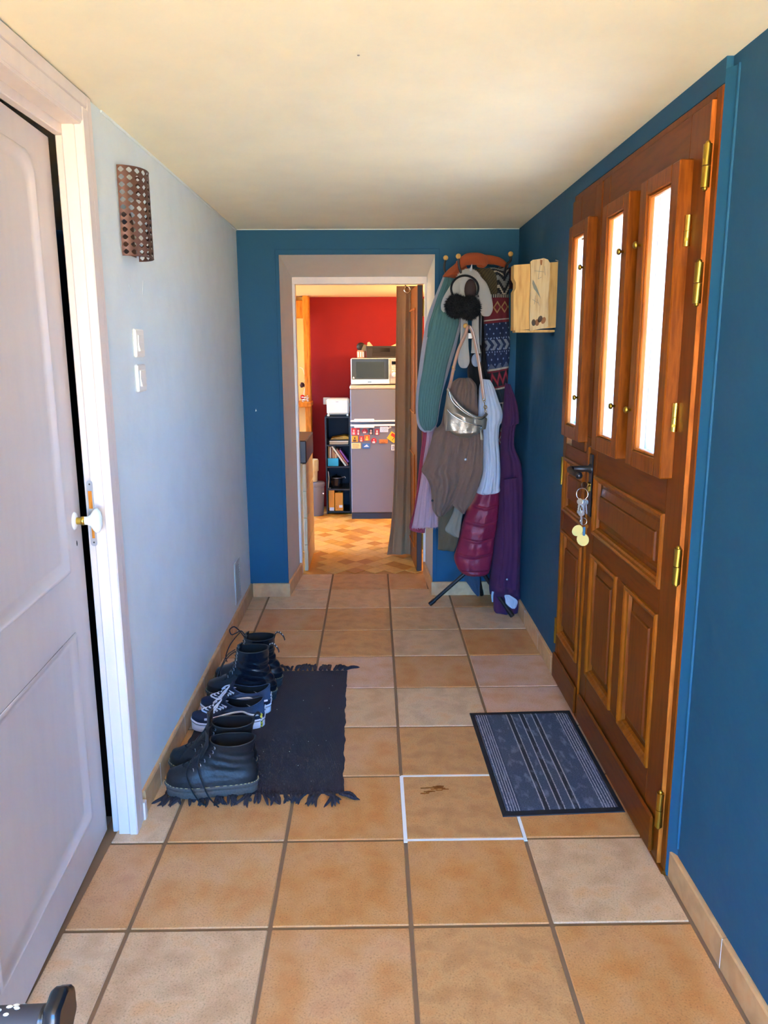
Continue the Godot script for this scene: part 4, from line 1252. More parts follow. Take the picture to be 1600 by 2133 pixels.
# ---------------------------------------------------------------- things on the walls
func wall_things():
	key_bunch()
	# ---- perforated sheet lamp
	var zc = -2.37
	var hw = 0.08
	var dep = 0.062
	var y0 = 1.622
	var y1 = 1.857
	var t = thing("wall_lamp", "brown perforated metal wall lamp, curved sheet with clover holes, on the white wall", "lamp", Vector3(XL, 1.74, zc))
	var cols = 9
	var rows = 12
	var sh = MB.new()
	var at = func(u, y, off):
		var a = PI * u
		return Vector3(XL + 0.004 + sin(a) * (dep + off), y, zc + cos(a) * (hw + off))
	for side in 2:
		var off = 0.0 if side == 0 else -0.0014
		sh.soft()
		for i in cols:
			for k in rows:
				var ua = float(i) / cols
				var ub = float(i + 1) / cols
				var ya = lerpf(y0, y1, float(k) / rows)
				var yb = lerpf(y0, y1, float(k + 1) / rows)
				var n = 24
				for q in n:
					var p = []
					for e in [q, q + 1]:
						var a = TAU * e / n
						var r = 0.36 * (0.80 + 0.20 * absf(cos(2 * a)))
						var c = Vector2(cos(a), sin(a))
						var s = c / maxf(absf(c.x), absf(c.y)) * 0.5
						p.append([Vector2(0.5, 0.5) + c * r, Vector2(0.5, 0.5) + s])
					var w = func(v): return at.call(lerpf(ua, ub, v.x), lerpf(ya, yb, v.y), off)
					# u runs from the near edge to the far one
					if side == 0: sh.quad(w.call(p[0][0]), w.call(p[1][0]), w.call(p[1][1]), w.call(p[0][1]))
					else: sh.quad(w.call(p[0][1]), w.call(p[1][1]), w.call(p[1][0]), w.call(p[0][0]))
	put("shade", sh, "bronze_sheet", t)
	var rm = MB.new()
	for y in [y0, y1]:
		var path = []
		for i in 25: path.append(at.call(i / 24.0, y, -0.0007))
		rm.tube(path, 0.0016, 6)
	put("rim", rm, "bronze_sheet", t)
	put("backplate", bx(Vector3(XL, 1.63, zc - 0.06), Vector3(XL + 0.003, 1.75, zc + 0.055), 0.001), "bronze_sheet", t)
	put("lampholder", MB.new().tube([Vector3(XL + 0.03, 1.66, zc), Vector3(XL + 0.03, 1.71, zc)], 0.013, 12), "white_plastic", t)
	put("bulb", MB.new().lathe([Vector2(0.012, 0), Vector2(0.014, 0.015), Vector2(0.022, 0.045), Vector2(0.018, 0.065), Vector2(0.001, 0.073)], Transform3D(Basis.IDENTITY, Vector3(XL + 0.03, 1.71, zc)), 16), "white_gloss", t)
	# ---- two switches
	for e in [[1.342, 1.424, "upper of two cream light switches on the white wall", -2.382], [1.240, 1.322, "lower of two cream light switches on the white wall", -2.380]]:
		var s = thing("light_switch", e[2], "switch", Vector3(XL, (e[0] + e[1]) / 2, e[3]), "light switches")
		put("plate", bx(Vector3(XL, e[0], e[3] - 0.042), Vector3(XL + 0.011, e[1], e[3] + 0.042), 0.004), "white_plastic", s)
		put("rocker", MB.new().prism([Vector2(0.010, e[0] + 0.017), Vector2(0.0165, e[0] + 0.018), Vector2(0.0125, e[0] + 0.042), Vector2(0.0145, e[1] - 0.019), Vector2(0.010, e[1] - 0.017)], 0.046, Transform3D(Basis.IDENTITY, Vector3(XL, 0, e[3] - 0.023))), "white_plastic", s)
	# ---- ventilation grille low on the left wall
	t = thing("vent_grille", "narrow slatted vent grille low on the left wall", "vent", Vector3(XL, 0.21, -3.83))
	var fr = MB.new()
	fr.box(Vector3(XL, 0.108, -3.90), Vector3(XL + 0.006, 0.322, -3.888), 0.001)
	fr.box(Vector3(XL, 0.108, -3.772), Vector3(XL + 0.006, 0.322, -3.76), 0.001)
	fr.box(Vector3(XL, 0.31, -3.888), Vector3(XL + 0.006, 0.322, -3.772), 0.001)
	fr.box(Vector3(XL, 0.108, -3.888), Vector3(XL + 0.006, 0.12, -3.772), 0.001)
	mat("vent_grey", "b8b8b0", 0.5)
	put("frame", fr, "vent_grey", t)
	put("backing", bx(Vector3(XL - 0.001, 0.118, -3.89), Vector3(XL + 0.001, 0.312, -3.77)), "dark_edge", t)
	for i in 15:
		put("slat", MB.new().box(Vector3(-0.004, -0.0045, -0.058), Vector3(0.004, -0.0025, 0.058), 0.0005, Transform3D(Basis(Vector3(0, 0, 1), -0.6), Vector3(XL + 0.005, 0.127 + i * 0.0128, -3.83))), "vent_grey", t)
	# ---- wooden box with a painted plank
	var zf = -3.335
	t = thing("key_box", "pale pine box with a painted bird plank down its middle on the blue wall", "box", Vector3(0.67, 1.57, -3.37))
	var bo = MB.new()
	bo.prism([Vector2(0.585, 1.436), Vector2(XR, 1.447), Vector2(XR, 1.709), Vector2(0.579, 1.697), Vector2(0.580, 1.645), Vector2(0.589, 1.628), Vector2(0.589, 1.605), Vector2(0.581, 1.59)], 0.07, Transform3D(Basis.IDENTITY, Vector3(0, 0, zf - 0.07)))
	put("front", bo, "pine", t)
	put("bottom", bx(Vector3(0.592, 1.428, zf - 0.068), Vector3(XR - 0.002, 1.438, zf - 0.004), 0.001), "pine", t)
	put("plank", MB.new().prism([Vector2(0.650, 1.434), Vector2(0.712, 1.445), Vector2(0.724, 1.452), Vector2(0.722, 1.56), Vector2(0.724, 1.66), Vector2(0.722, 1.704), Vector2(0.714, 1.716), Vector2(0.696, 1.722), Vector2(0.684, 1.719), Vector2(0.652, 1.715), Vector2(0.644, 1.708), Vector2(0.648, 1.64), Vector2(0.646, 1.52)], 0.018, Transform3D(Basis.IDENTITY, Vector3(0, 0, zf))), "bark_plank", t)
	var paint = func(poly: Array, m: String, called: String):
		put(called, MB.new().prism(poly, 0.0006, Transform3D(Basis.IDENTITY, Vector3(0, 0, zf + 0.0178))), m, t)
	mat("ink_grey", "7c7c6c", 0.8)
	mat("ink_dark", "4a3a2c", 0.8)
	mat("ink_rust", "8a5a34", 0.8)
	paint.call([Vector2(0.654, 1.638), Vector2(0.659, 1.632), Vector2(0.672, 1.608), Vector2(0.683, 1.582), Vector2(0.690, 1.560), Vector2(0.684, 1.571), Vector2(0.672, 1.588), Vector2(0.659, 1.603), Vector2(0.653, 1.622)], "ink_grey", "painted_bird")
	paint.call([Vector2(0.682, 1.716), Vector2(0.692, 1.714), Vector2(0.690, 1.694), Vector2(0.683, 1.696)], "ink_rust", "painted_mark")
	var tw = MB.new()
	for e in [[0.660, 1.672, 0.700, 1.668], [0.684, 1.700, 0.676, 1.640], [0.676, 1.64, 0.69, 1.648], [0.655, 1.560, 0.680, 1.545], [0.668, 1.575, 0.664, 1.540], [0.676, 1.56, 0.684, 1.535], [0.70, 1.69, 0.705, 1.655]]:
		var a = Vector2(e[0], e[1])
		var b = Vector2(e[2], e[3])
		var nn = (b - a).orthogonal().normalized() * 0.0008
		tw.prism([a + nn, a - nn, b - nn, b + nn], 0.0006, Transform3D(Basis.IDENTITY, Vector3(0, 0, zf + 0.0178)))
	put("painted_twigs", tw, "ink_grey", t)
	for e in [[Vector2(0.671, 1.467), 0.9, 0.016], [Vector2(0.697, 1.478), 0.55, 0.017]]:
		for s in [-1, 1]:
			var poly = []
			for i in 12:
				var a = TAU * i / 12
				var p = Vector2(cos(a) * e[2] * 0.55 + s * e[2] * 0.45, sin(a) * e[2] * 0.85)
				poly.append(e[0] + p.rotated(e[1] - 0.9))
			paint.call(poly, "ink_dark" if s < 0 else "ink_rust", "painted_butterfly")
	# a nail above the box's corner
	tag(put("nail", MB.new().tube([Vector3(XR, 1.712, zf + 0.002), Vector3(XR - 0.012, 1.716, zf + 0.002)], 0.002, 6), "steel"), "small nail at the top right corner of the pine box", "nail")

# ---------------------------------------------------------------- shoes
func keyed(k: Array, y: float) -> float:
	# k: [y, value] pairs, smooth in between
	if y <= k[0][0]: return k[0][1]
	for i in k.size() - 1:
		if y <= k[i + 1][0]:
			var t: float = (y - k[i][0]) / (k[i + 1][0] - k[i][0])
			return lerpf(k[i][1], k[i + 1][1], t * t * (3 - 2 * t) * 0.4 + t * 0.6)
	return k[-1][1]

# a point of a shoe's skin: height y, angle a (0 heel, PI toe), pushed out by off; toe towards -x, local axes
func skin(p: Dictionary, y: float, a: float, off := 0.0) -> Vector3:
	var x0 = keyed(p.front, y)
	var x1 = keyed(p.back, y)
	var w = keyed(p.width, y)
	var e: float = 2.0 / keyed(p.square, y)
	var c = cos(a)
	var s = sin(a)
	var ux = signf(c) * pow(absf(c), e)
	var uz = signf(s) * pow(absf(s), e)
	var x = lerpf(x0, x1, ux * 0.5 + 0.5)
	# outline of a foot: full at the ball, slim at the waist
	var f = clampf((x - p.front[0][1]) / (p.back[0][1] - p.front[0][1]), 0.0, 1.0)
	var g = 1.0 - 0.20 * smoothstep(0.30, 0.62, f) + 0.04 * smoothstep(0.75, 0.95, f)
	var low = 1.0 - smoothstep(p.ankle - 0.03, p.ankle + 0.02, y)
	var z: float = uz * w * lerpf(1.0, g, low)
	var up = clampf((y - p.sole) / (p.top - p.sole), 0.0, 1.0)
	var yy: float = y - p.dip * up * up * s * s + p.get("toe_spring", 0.0) * smoothstep(0.12, 0.0, f)
	var crease: float = p.crease * sin(yy * 210.0 + x * 60.0 + 3.0 * s) * smoothstep(p.sole + 0.02, p.ankle, y) * (1.0 - smoothstep(p.ankle + 0.03, p.top - 0.01, y))
	var r = Vector3(x - (x0 + x1) / 2, 0, z)
	if r.length() > 0.001: r = r.normalized() * (off + crease)
	return Vector3(x, yy, z) + r

func shoe_rings(p: Dictionary, y0: float, y1: float, steps: int, off: float, xf: Transform3D, n := 44) -> Array:
	var rings = []
	for i in steps + 1:
		var y = lerpf(y0, y1, float(i) / steps)
		var ring = []
		for j in n: ring.append(xf * skin(p, y, -TAU * j / n, off))
		rings.append(ring)
	return rings

func shoe(called: String, label: String, group: String, p: Dictionary, xf: Transform3D) -> Node3D:
	var t = thing(called, label, p.category, xf.origin, group)
	# sole: a slab that follows the foot's outline
	var sr = []
	for s in [[0.0, -0.004], [0.003, 0.0], [p.sole * 0.55, 0.001], [p.sole * 0.6, -0.001], [p.sole * 0.66, 0.0015], [p.sole - 0.004, p.welt], [p.sole, p.welt - 0.0015], [p.sole + 0.001, -0.002]]:
		var ring = []
		for j in 48:
			var v = skin(p, p.sole, -TAU * j / 48, s[1])
			v.y = s[0] + (v.y - p.sole) * s[0] / p.sole
			ring.append(xf * v)
		sr.append(ring)
	put("sole", MB.new().loft(sr), p.sole_mat, t)
	# upper, outside
	put("upper", MB.new().loft(shoe_rings(p, p.sole, p.top, 30, 0.0, xf), false, false), p.upper_mat, t)
	# rolled collar and lining
	var cr = []
	for s in [[0.0, 0.0], [0.002, 0.0008], [0.003, -0.002], [0.001, -0.0045]]:
		var ring = []
		for j in 44:
			var v = skin(p, p.top, -TAU * j / 44, s[1])
			v.y += s[0]
			ring.append(xf * v)
		cr.append(ring)
	put("collar", MB.new().loft(cr, false, false), p.collar_mat, t)
	var ir = []
	for i in 10:
		var y = lerpf(p.top, p.sole + 0.02, i / 9.0)
		var ring = []
		for j in 44:
			var v = skin(p, y, -TAU * j / 44, -0.005)
			ring.append(xf * v)
		ir.append(ring)
	put("lining", MB.new().loft(ir, false, true), p.lining_mat, t)
	# tongue
	var tg = MB.new()
	var tr = []
	for i in 8:
		var f = i / 7.0
		var y = lerpf(p.lace_from, p.top, f) + (0.0 if i < 7 else 0.0)
		var ring = []
		for j in 12:
			var a = TAU * j / 12
			var hw: float = lerpf(0.018, p.tongue_w, f)
			var c = skin(p, minf(y, p.top), PI, -0.006 - 0.004 * f)
			ring.append(xf * (c + Vector3(sin(a) * 0.0035 + p.get("tongue_lean", 0.0) * f * f, f * f * p.tongue_up, cos(a) * hw) + Vector3(absf(cos(a)) * hw * 0.35, 0, 0)))
		tr.append(ring)
	put("tongue", tg.loft(tr), p.upper_mat, t)
	return t

func laces(t: Node3D, p: Dictionary, xf: Transform3D, rows: int, spread: float, m: String, rad := 0.0018, eyes := true):
	var lc = MB.new()
	var ey = MB.new()
	var prev = []
	for i in rows:
		var y = lerpf(p.lace_from + 0.003, p.top - 0.010, float(i) / (rows - 1))
		var l = xf * skin(p, y, PI - spread, 0.001)
		var r = xf * skin(p, y, PI + spread, 0.001)
		var mid = xf * skin(p, y, PI, 0.003)
		for q in [l, r]:
			var out: Vector3 = (q - xf * skin(p, y, PI - spread if q == l else PI + spread, -0.01)).normalized()
			if eyes: ey.torus(q, out, 0.0046, 0.0015, 12, 6)
		if prev.size():
			lc.tube(spline([prev[0], (prev[0] + r) / 2 + (mid - (l + r) / 2) * 0.7, r], 4), rad, 6, true)
			lc.tube(spline([prev[1], (prev[1] + l) / 2 + (mid - (l + r) / 2) * 0.9, l], 4), rad, 6, true)
		else:
			lc.tube(spline([l, mid, r], 4), rad, 6)
		prev = [l, r]
	put("laces", lc, m, t)
	if eyes: put("eyelets", ey, "steel", t)

func cord(t: Node3D, called: String, pts: Array, rad: float, m: String):
	put(called, MB.new().tube(spline(pts, 6), rad, 6), m, t)

func boots():
	var m = mat("worn_leather", "1c1d1f", 0.5)
	tri_tex(m, T.fleck, Vector3.ONE * 3.0, false)
	bump(m, T.rough, 0.12)
	m = mat("shiny_leather", "0d131c", 0.22)
	bump(m, T.rough, 0.05)
	m.uv1_triplanar = true
	m.clearcoat_enabled = true
	m.clearcoat = 0.5
	m.clearcoat_roughness = 0.2
	m = mat("worn_sole", "55504a", 0.75)
	tri_tex(m, T.fleck, Vector3.ONE * 4.0, false)
	mat("dark_sole", "2b3338", 0.5)
	mat("lining_dark", "0b0b0d", 0.9)
	mat("boot_edge", "2a2824", 0.6)
	mat("lace_black", "121116", 0.85)
	mat("stitch_cream", "b8aa78", 0.8)
	mat("loop_yellow", "c8b428", 0.7)
	mat("loop_black", "17171a", 0.7)
	mat("loop_white", "e8e8e0", 0.7)
	var low = {
		"category": "boot", "sole": 0.038, "top": 0.176, "ankle": 0.10, "dip": 0.006, "crease": 0.0022, "welt": 0.006, "toe_spring": 0.006,
		"front": [[0.038, -0.143], [0.055, -0.142], [0.070, -0.134], [0.082, -0.114], [0.091, -0.086], [0.104, -0.062], [0.125, -0.038], [0.15, -0.014], [0.176, -0.004]],
		"back": [[0.038, 0.138], [0.06, 0.142], [0.09, 0.134], [0.12, 0.128], [0.15, 0.130], [0.176, 0.138]],
		"width": [[0.038, 0.050], [0.055, 0.050], [0.07, 0.047], [0.09, 0.040], [0.12, 0.037], [0.15, 0.041], [0.176, 0.046]],
		"square": [[0.038, 2.5], [0.09, 2.4], [0.14, 2.1], [0.176, 2.1]],
		"lace_from": 0.088, "tongue_w": 0.034, "tongue_up": 0.030, "tongue_lean": -0.018,
		"sole_mat": "worn_sole", "upper_mat": "worn_leather", "collar_mat": "boot_edge", "lining_mat": "lining_dark",
	}
	var tall: Dictionary = low.duplicate(true)
	tall.merge({
		"top": 0.212, "dip": 0.004, "crease": 0.0026, "ankle": 0.11,
		"front": [[0.038, -0.140], [0.055, -0.138], [0.070, -0.130], [0.083, -0.108], [0.092, -0.078], [0.108, -0.048], [0.135, -0.030], [0.17, -0.021], [0.212, -0.014]],
		"back": [[0.038, 0.136], [0.06, 0.140], [0.09, 0.128], [0.12, 0.112], [0.15, 0.108], [0.18, 0.110], [0.212, 0.112]],
		"width": [[0.038, 0.050], [0.055, 0.050], [0.07, 0.047], [0.09, 0.042], [0.12, 0.039], [0.16, 0.044], [0.212, 0.050]],
		"square": [[0.038, 2.5], [0.09, 2.4], [0.14, 2.1], [0.212, 2.1]],
		"lace_from": 0.10, "tongue_up": 0.012, "tongue_lean": -0.004, "sole_mat": "dark_sole", "upper_mat": "shiny_leather",
	}, true)
	var stitch = func(t: Node3D, p: Dictionary, xf: Transform3D):
		var s = MB.new()
		for j in 96:
			if j % 2: continue
			var a = skin(p, p.sole, TAU * j / 96, p.welt - 0.003)
			var b = skin(p, p.sole, TAU * (j + 1) / 96, p.welt - 0.003)
			a.y += 0.0004; b.y += 0.0004
			s.tube([xf * a, xf * b], 0.0011, 5)
		put("welt_stitching", s, "stitch_cream", t)
	# ---- near pair, worn low boots
	var xf = Transform3D(Basis(Vector3.UP, 0.05), Vector3(-0.512, 0.0075, -2.238))
	var t = shoe("boot", "worn black platform boot at the near end of the rug, nearer of the low pair", "worn low boots", low, xf)
	stitch.call(t, low, xf)
	laces(t, low, xf, 6, 0.86, "lace_black", 0.0024)
	cord(t, "loose_lace", [xf * Vector3(-0.02, 0.165, 0.035), xf * Vector3(-0.035, 0.12, 0.052), xf * Vector3(-0.02, 0.06, 0.062), xf * Vector3(0.0, 0.02, 0.075), xf * Vector3(0.03, 0.004, 0.10)], 0.0022, "lace_black")
	cord(t, "loose_lace", [xf * Vector3(-0.03, 0.16, 0.03), xf * Vector3(-0.07, 0.10, 0.045), xf * Vector3(-0.06, 0.05, 0.058), xf * Vector3(-0.03, 0.012, 0.08), xf * Vector3(-0.01, 0.003, 0.085)], 0.0022, "lace_black")
	xf = Transform3D(Basis(Vector3.UP, 0.02), Vector3(-0.532, 0.0075, -2.358))
	t = shoe("boot", "worn black platform boot with yellow heel loop behind the nearest boot", "worn low boots", low, xf)
	stitch.call(t, low, xf)
	laces(t, low, xf, 6, 0.86, "lace_black", 0.0024)
	cord(t, "loose_lace", [xf * Vector3(-0.015, 0.165, 0.03), xf * Vector3(-0.05, 0.13, 0.05), xf * Vector3(-0.085, 0.095, 0.05), xf * Vector3(-0.10, 0.075, 0.055)], 0.002, "lace_black")
	# yellow printed pull loop at its heel
	var lp = put("heel_loop", MB.new().tube(spline([xf * Vector3(0.128, 0.165, 0.0), xf * Vector3(0.140, 0.196, 0.0), xf * Vector3(0.152, 0.200, 0.0), xf * Vector3(0.160, 0.180, 0.0), xf * Vector3(0.158, 0.155, 0.0)], 5), 0.012, 8, true, 0.2), "loop_black", t)
	for i in 4:
		put("loop_lettering", MB.new().box(Vector3(-0.003, -0.0035, -0.0095), Vector3(0.003, 0.0035, 0.0095), 0.001, xf * Transform3D(Basis(Vector3(0, 0, 1), -0.1), Vector3(0.160, 0.192 - i * 0.0105, 0.001))), "loop_yellow" if i != 1 else "loop_white", lp)
	# ---- far pair, tall shiny boots
	xf = Transform3D(Basis(Vector3.UP, -0.03), Vector3(-0.530, 0.0075, -2.905))
	t = shoe("boot", "tall shiny black boot with heel loop, nearer of the tall pair", "tall shiny boots", tall, xf)
	stitch.call(t, tall, xf)
	laces(t, tall, xf, 8, 0.55, "lace_black", 0.0018)
	var loops = func(tt: Node3D, f: Transform3D):
		var l2 = put("heel_loop", MB.new().tube(spline([f * Vector3(0.108, 0.195, 0.0), f * Vector3(0.116, 0.224, 0.0), f * Vector3(0.130, 0.229, 0.0), f * Vector3(0.146, 0.212, 0.0), f * Vector3(0.152, 0.195, 0.0)], 5), 0.0085, 8, true, 0.25), "loop_black", tt)
		for i in 4:
			put("loop_lettering", MB.new().box(Vector3(-0.002, -0.001, -0.005), Vector3(0.003, 0.0012, 0.005), 0.0005, f * Transform3D(Basis(Vector3(0, 0, 1), 0.5 - 0.55 * i), Vector3(0.1175 + i * 0.0085, 0.2275 + [0, 0.003, 0.000, -0.009][i], 0.0))), "loop_white", l2)
	loops.call(t, xf)
	cord(t, "loose_lace", [xf * Vector3(-0.015, 0.205, 0.02), xf * Vector3(-0.04, 0.19, 0.04), xf * Vector3(-0.065, 0.15, 0.05), xf * Vector3(-0.07, 0.115, 0.052)], 0.002, "lace_black")
	cord(t, "loose_lace", [xf * Vector3(-0.02, 0.205, 0.0), xf * Vector3(-0.05, 0.185, 0.01), xf * Vector3(-0.075, 0.14, 0.02), xf * Vector3(-0.088, 0.105, 0.03), xf * Vector3(-0.07, 0.11, 0.03)], 0.002, "lace_black")
	xf = Transform3D(Basis(Vector3.UP, 0.0), Vector3(-0.522, 0.0075, -3.03))
	t = shoe("boot", "tall shiny black boot with tied lace bow, farther of the tall pair", "tall shiny boots", tall, xf)
	stitch.call(t, tall, xf)
	laces(t, tall, xf, 8, 0.55, "lace_black", 0.0018)
	loops.call(t, xf)
	cord(t, "lace_bow", [xf * Vector3(-0.012, 0.215, 0.01), xf * Vector3(-0.03, 0.242, 0.012), xf * Vector3(-0.05, 0.258, 0.012), xf * Vector3(-0.068, 0.245, 0.012), xf * Vector3(-0.062, 0.225, 0.012), xf * Vector3(-0.045, 0.230, 0.012), xf * Vector3(-0.022, 0.240, 0.012), xf * Vector3(-0.008, 0.222, 0.012)], 0.0024, "lace_black")
	cord(t, "lace_bow", [xf * Vector3(-0.02, 0.240, 0.012), xf * Vector3(-0.045, 0.215, 0.02), xf * Vector3(-0.07, 0.18, 0.025), xf * Vector3(-0.085, 0.14, 0.03), xf * Vector3(-0.082, 0.115, 0.03)], 0.0022, "lace_black")

func sneakers():
	var m = mat("sneaker_canvas", "1c2740", 0.85)
	tri_tex(m, T.fleck, Vector3.ONE * 8, false)
	m = mat("sneaker_suede", "3c5474", 0.9)
	tri_tex(m, T.fleck, Vector3.ONE * 8, false)
	mat("sneaker_white", "eceaf0", 0.6)
	mat("lace_white", "e6e8f4", 0.8)
	var p = {
		"category": "sneaker", "sole": 0.036, "top": 0.108, "ankle": 0.085, "dip": 0.022, "crease": 0.0, "welt": 0.003, "toe_spring": 0.008,
		"front": [[0.036, -0.134], [0.048, -0.132], [0.056, -0.122], [0.065, -0.102], [0.076, -0.074], [0.088, -0.046], [0.098, -0.026], [0.108, -0.014]],
		"back": [[0.036, 0.130], [0.06, 0.134], [0.085, 0.128], [0.108, 0.130]],
		"width": [[0.036, 0.050], [0.05, 0.049], [0.065, 0.044], [0.085, 0.038], [0.108, 0.036]],
		"square": [[0.036, 2.4], [0.07, 2.3], [0.108, 2.2]],
		"lace_from": 0.066, "tongue_w": 0.030, "tongue_up": 0.018, "tongue_lean": -0.004,
		"sole_mat": "sneaker_white", "upper_mat": "sneaker_canvas", "collar_mat": "sneaker_suede", "lining_mat": "lining_dark",
	}
	for e in [[Vector3(-0.540, 0.0075, -2.668), 0.06, "dark blue skate sneaker with white side stripe and laces, nearer of the pair"], [Vector3(-0.532, 0.0075, -2.785), 0.02, "dark blue skate sneaker with white laces, partly hidden behind its pair"]]:
		var xf = Transform3D(Basis(Vector3.UP, e[1]), e[0])
		var t = shoe("sneaker", e[2], "pair of skate sneakers", p, xf)
		# dark line round the sole, pale edging at the toe cap
		var ln = MB.new()
		var path = []
		for j in 49:
			var v = skin(p, p.sole, TAU * j / 48, p.welt - 0.0006)
			v.y = 0.029 + (v.y - p.sole)
			path.append(xf * v)
		ln.tube(path, 0.0012, 6)
		put("sole_line", ln, "loop_black", t)
		# side stripes, both sides: a wave from the throat to the heel
		for s in [-1, 1]:
			var q = []
			for i in 22:
				var f = i / 21.0
				var a = lerpf(PI - 0.95, 0.50, f)
				var y = 0.050 + 0.030 * exp(-pow((f - 0.42) / 0.22, 2)) + 0.006 * f
				q.append(xf * skin(p, y, a * s, 0.0006))
			put("side_stripe", MB.new().tube(q, 0.0042, 6, true), "sneaker_white", t)
			# suede collar and heel panel
			var gr = []
			for i in 9:
				var row = []
				for j in 17:
					var a = lerpf(0.0, 2.05, j / 16.0)
					var lo = lerpf(0.052, 0.082, smoothstep(0.0, 0.9, j / 16.0))
					var y = lerpf(lo, p.top, i / 8.0)
					row.append(xf * skin(p, y, a * s, 0.0014))
				gr.append(row if s < 0 else vflip(row))
			put("suede_panel", MB.new().loft(gr, false, false, false), "sneaker_suede", t)
		# lettered heel tab
		for i in 3:
			put("heel_mark", MB.new().box(Vector3(-0.001, -0.004, -0.012), Vector3(0.0022, 0.004, 0.012), 0.0008, xf * Transform3D(Basis.IDENTITY, Vector3(0.1325, 0.072 - i * 0.013, 0))), "sneaker_white", t)
		laces(t, p, xf, 6, 0.85, "lace_white", 0.0034, false)
		cord(t, "lace_bow", [xf * Vector3(-0.02, 0.108, 0.004), xf * Vector3(-0.042, 0.094, 0.028), xf * Vector3(-0.060, 0.074, 0.042), xf * Vector3(-0.048, 0.080, 0.036), xf * Vector3(-0.026, 0.100, 0.012)], 0.003, "lace_white")
		cord(t, "lace_bow", [xf * Vector3(-0.02, 0.108, -0.004), xf * Vector3(-0.042, 0.096, -0.022), xf * Vector3(-0.058, 0.078, -0.036), xf * Vector3(-0.044, 0.088, -0.024)], 0.003, "lace_white")

# ---------------------------------------------------------------- things on the floor
func floor_things():
	rug()
	door_mat()
	boots()
	sneakers()

func rug():
	var t = thing("rug", "small dark woven rug with knotted fringes, under the row of shoes", "rug", Vector3(-0.39, 0, -2.7))
	var m = fabric("rug_cloth", "3a3038", 0.2, 50, 0.1)
	m.uv1_triplanar = true
	# corners: far left, far right, near right, near left
	var fl = Vector3(-0.672, 0, -3.185)
	var fr = Vector3(-0.126, 0, -3.182)
	var nr = Vector3(-0.104, 0, -2.219)
	var nl = Vector3(-0.662, 0, -2.226)
	var nx = 36
	var nz = 56
	var g = []
	for i in nz + 1:
		var row = []
		for j in nx + 1:
			var u = float(j) / nx
			var v = float(i) / nz
			var p = fl.lerp(fr, u).lerp(nl.lerp(nr, u), v)
			var edge = 0.0025 * sin(v * 40.0 + 1.0) + 0.0015 * sin(v * 91.0)
			if j == 0: p.x -= edge
			if j == nx: p.x += edge
			p.y = 0.0065 + 0.0012 * sin(u * 9.0 + v * 5.0) * sin(v * 14.0) + (0.0 if (j > 0 and j < nx and i > 0 and i < nz) else -0.0045)
			row.append(p)
		g.append(row)
	var w = MB.new()
	w.loft(vflip(g), false, false, false)
	put("weave", w, m, t)
	put("backing", bx(Vector3(-0.66, 0.0002, -3.18), Vector3(-0.122, 0.002, -2.226)), m, t)
	# bits of lint
	var li = MB.new()
	for i in 24:
		var p = Vector3(rng.randf_range(-0.6, -0.13), 0.0085, rng.randf_range(-3.1, -2.26))
		var r = rng.randf_range(0.0004, 0.0010)
		li.box(p - Vector3(r, r * 0.4, r), p + Vector3(r * 1.6, r * 0.4, r))
	var lo = put("lint", li, "white_plastic", t)
	lo.set_meta("kind", "stuff")
	# fringes
	for side in [0, 1]:
		var n = 26
		for i in n:
			var u = (i + 0.5) / n
			var root = (fl.lerp(fr, u) if side == 0 else nl.lerp(nr, u)) + Vector3(0, 0.005, 0)
			var len = rng.randf_range(0.045, 0.075)
			var dir = Vector3(rng.randf_range(-0.5, 0.7), 0, -1.0 if side == 0 else 1.0).normalized()
			if i == n - 1: dir = Vector3(1.0, 0, -0.35 if side == 0 else 0.5).normalized()
			if i == n - 1: len = 0.075
			if root.z < -2.9 and root.x < -0.42: len = 0.04
			var tm = MB.new()
			for k in 3:
				var dd = dir.rotated(Vector3.UP, rng.randf_range(-0.28, 0.28))
				var side_v = dd.cross(Vector3.UP)
				var bend = rng.randf_range(-0.014, 0.014)
				var p0 = root + side_v * (k - 1) * 0.003
				var tip = p0 + dd * len * rng.randf_range(0.8, 1.05) + side_v * bend
				tip.y = 0.0035
				var mid = p0.lerp(tip, 0.5) - side_v * bend * 0.6
				mid.y = rng.randf_range(0.005, 0.012)
				tm.tube(spline([p0, mid, tip], 3), [0.0036, 0.0048, 0.0050, 0.0054, 0.0052, 0.0040, 0.0008], 5)
			put("tassel", tm, m, t)

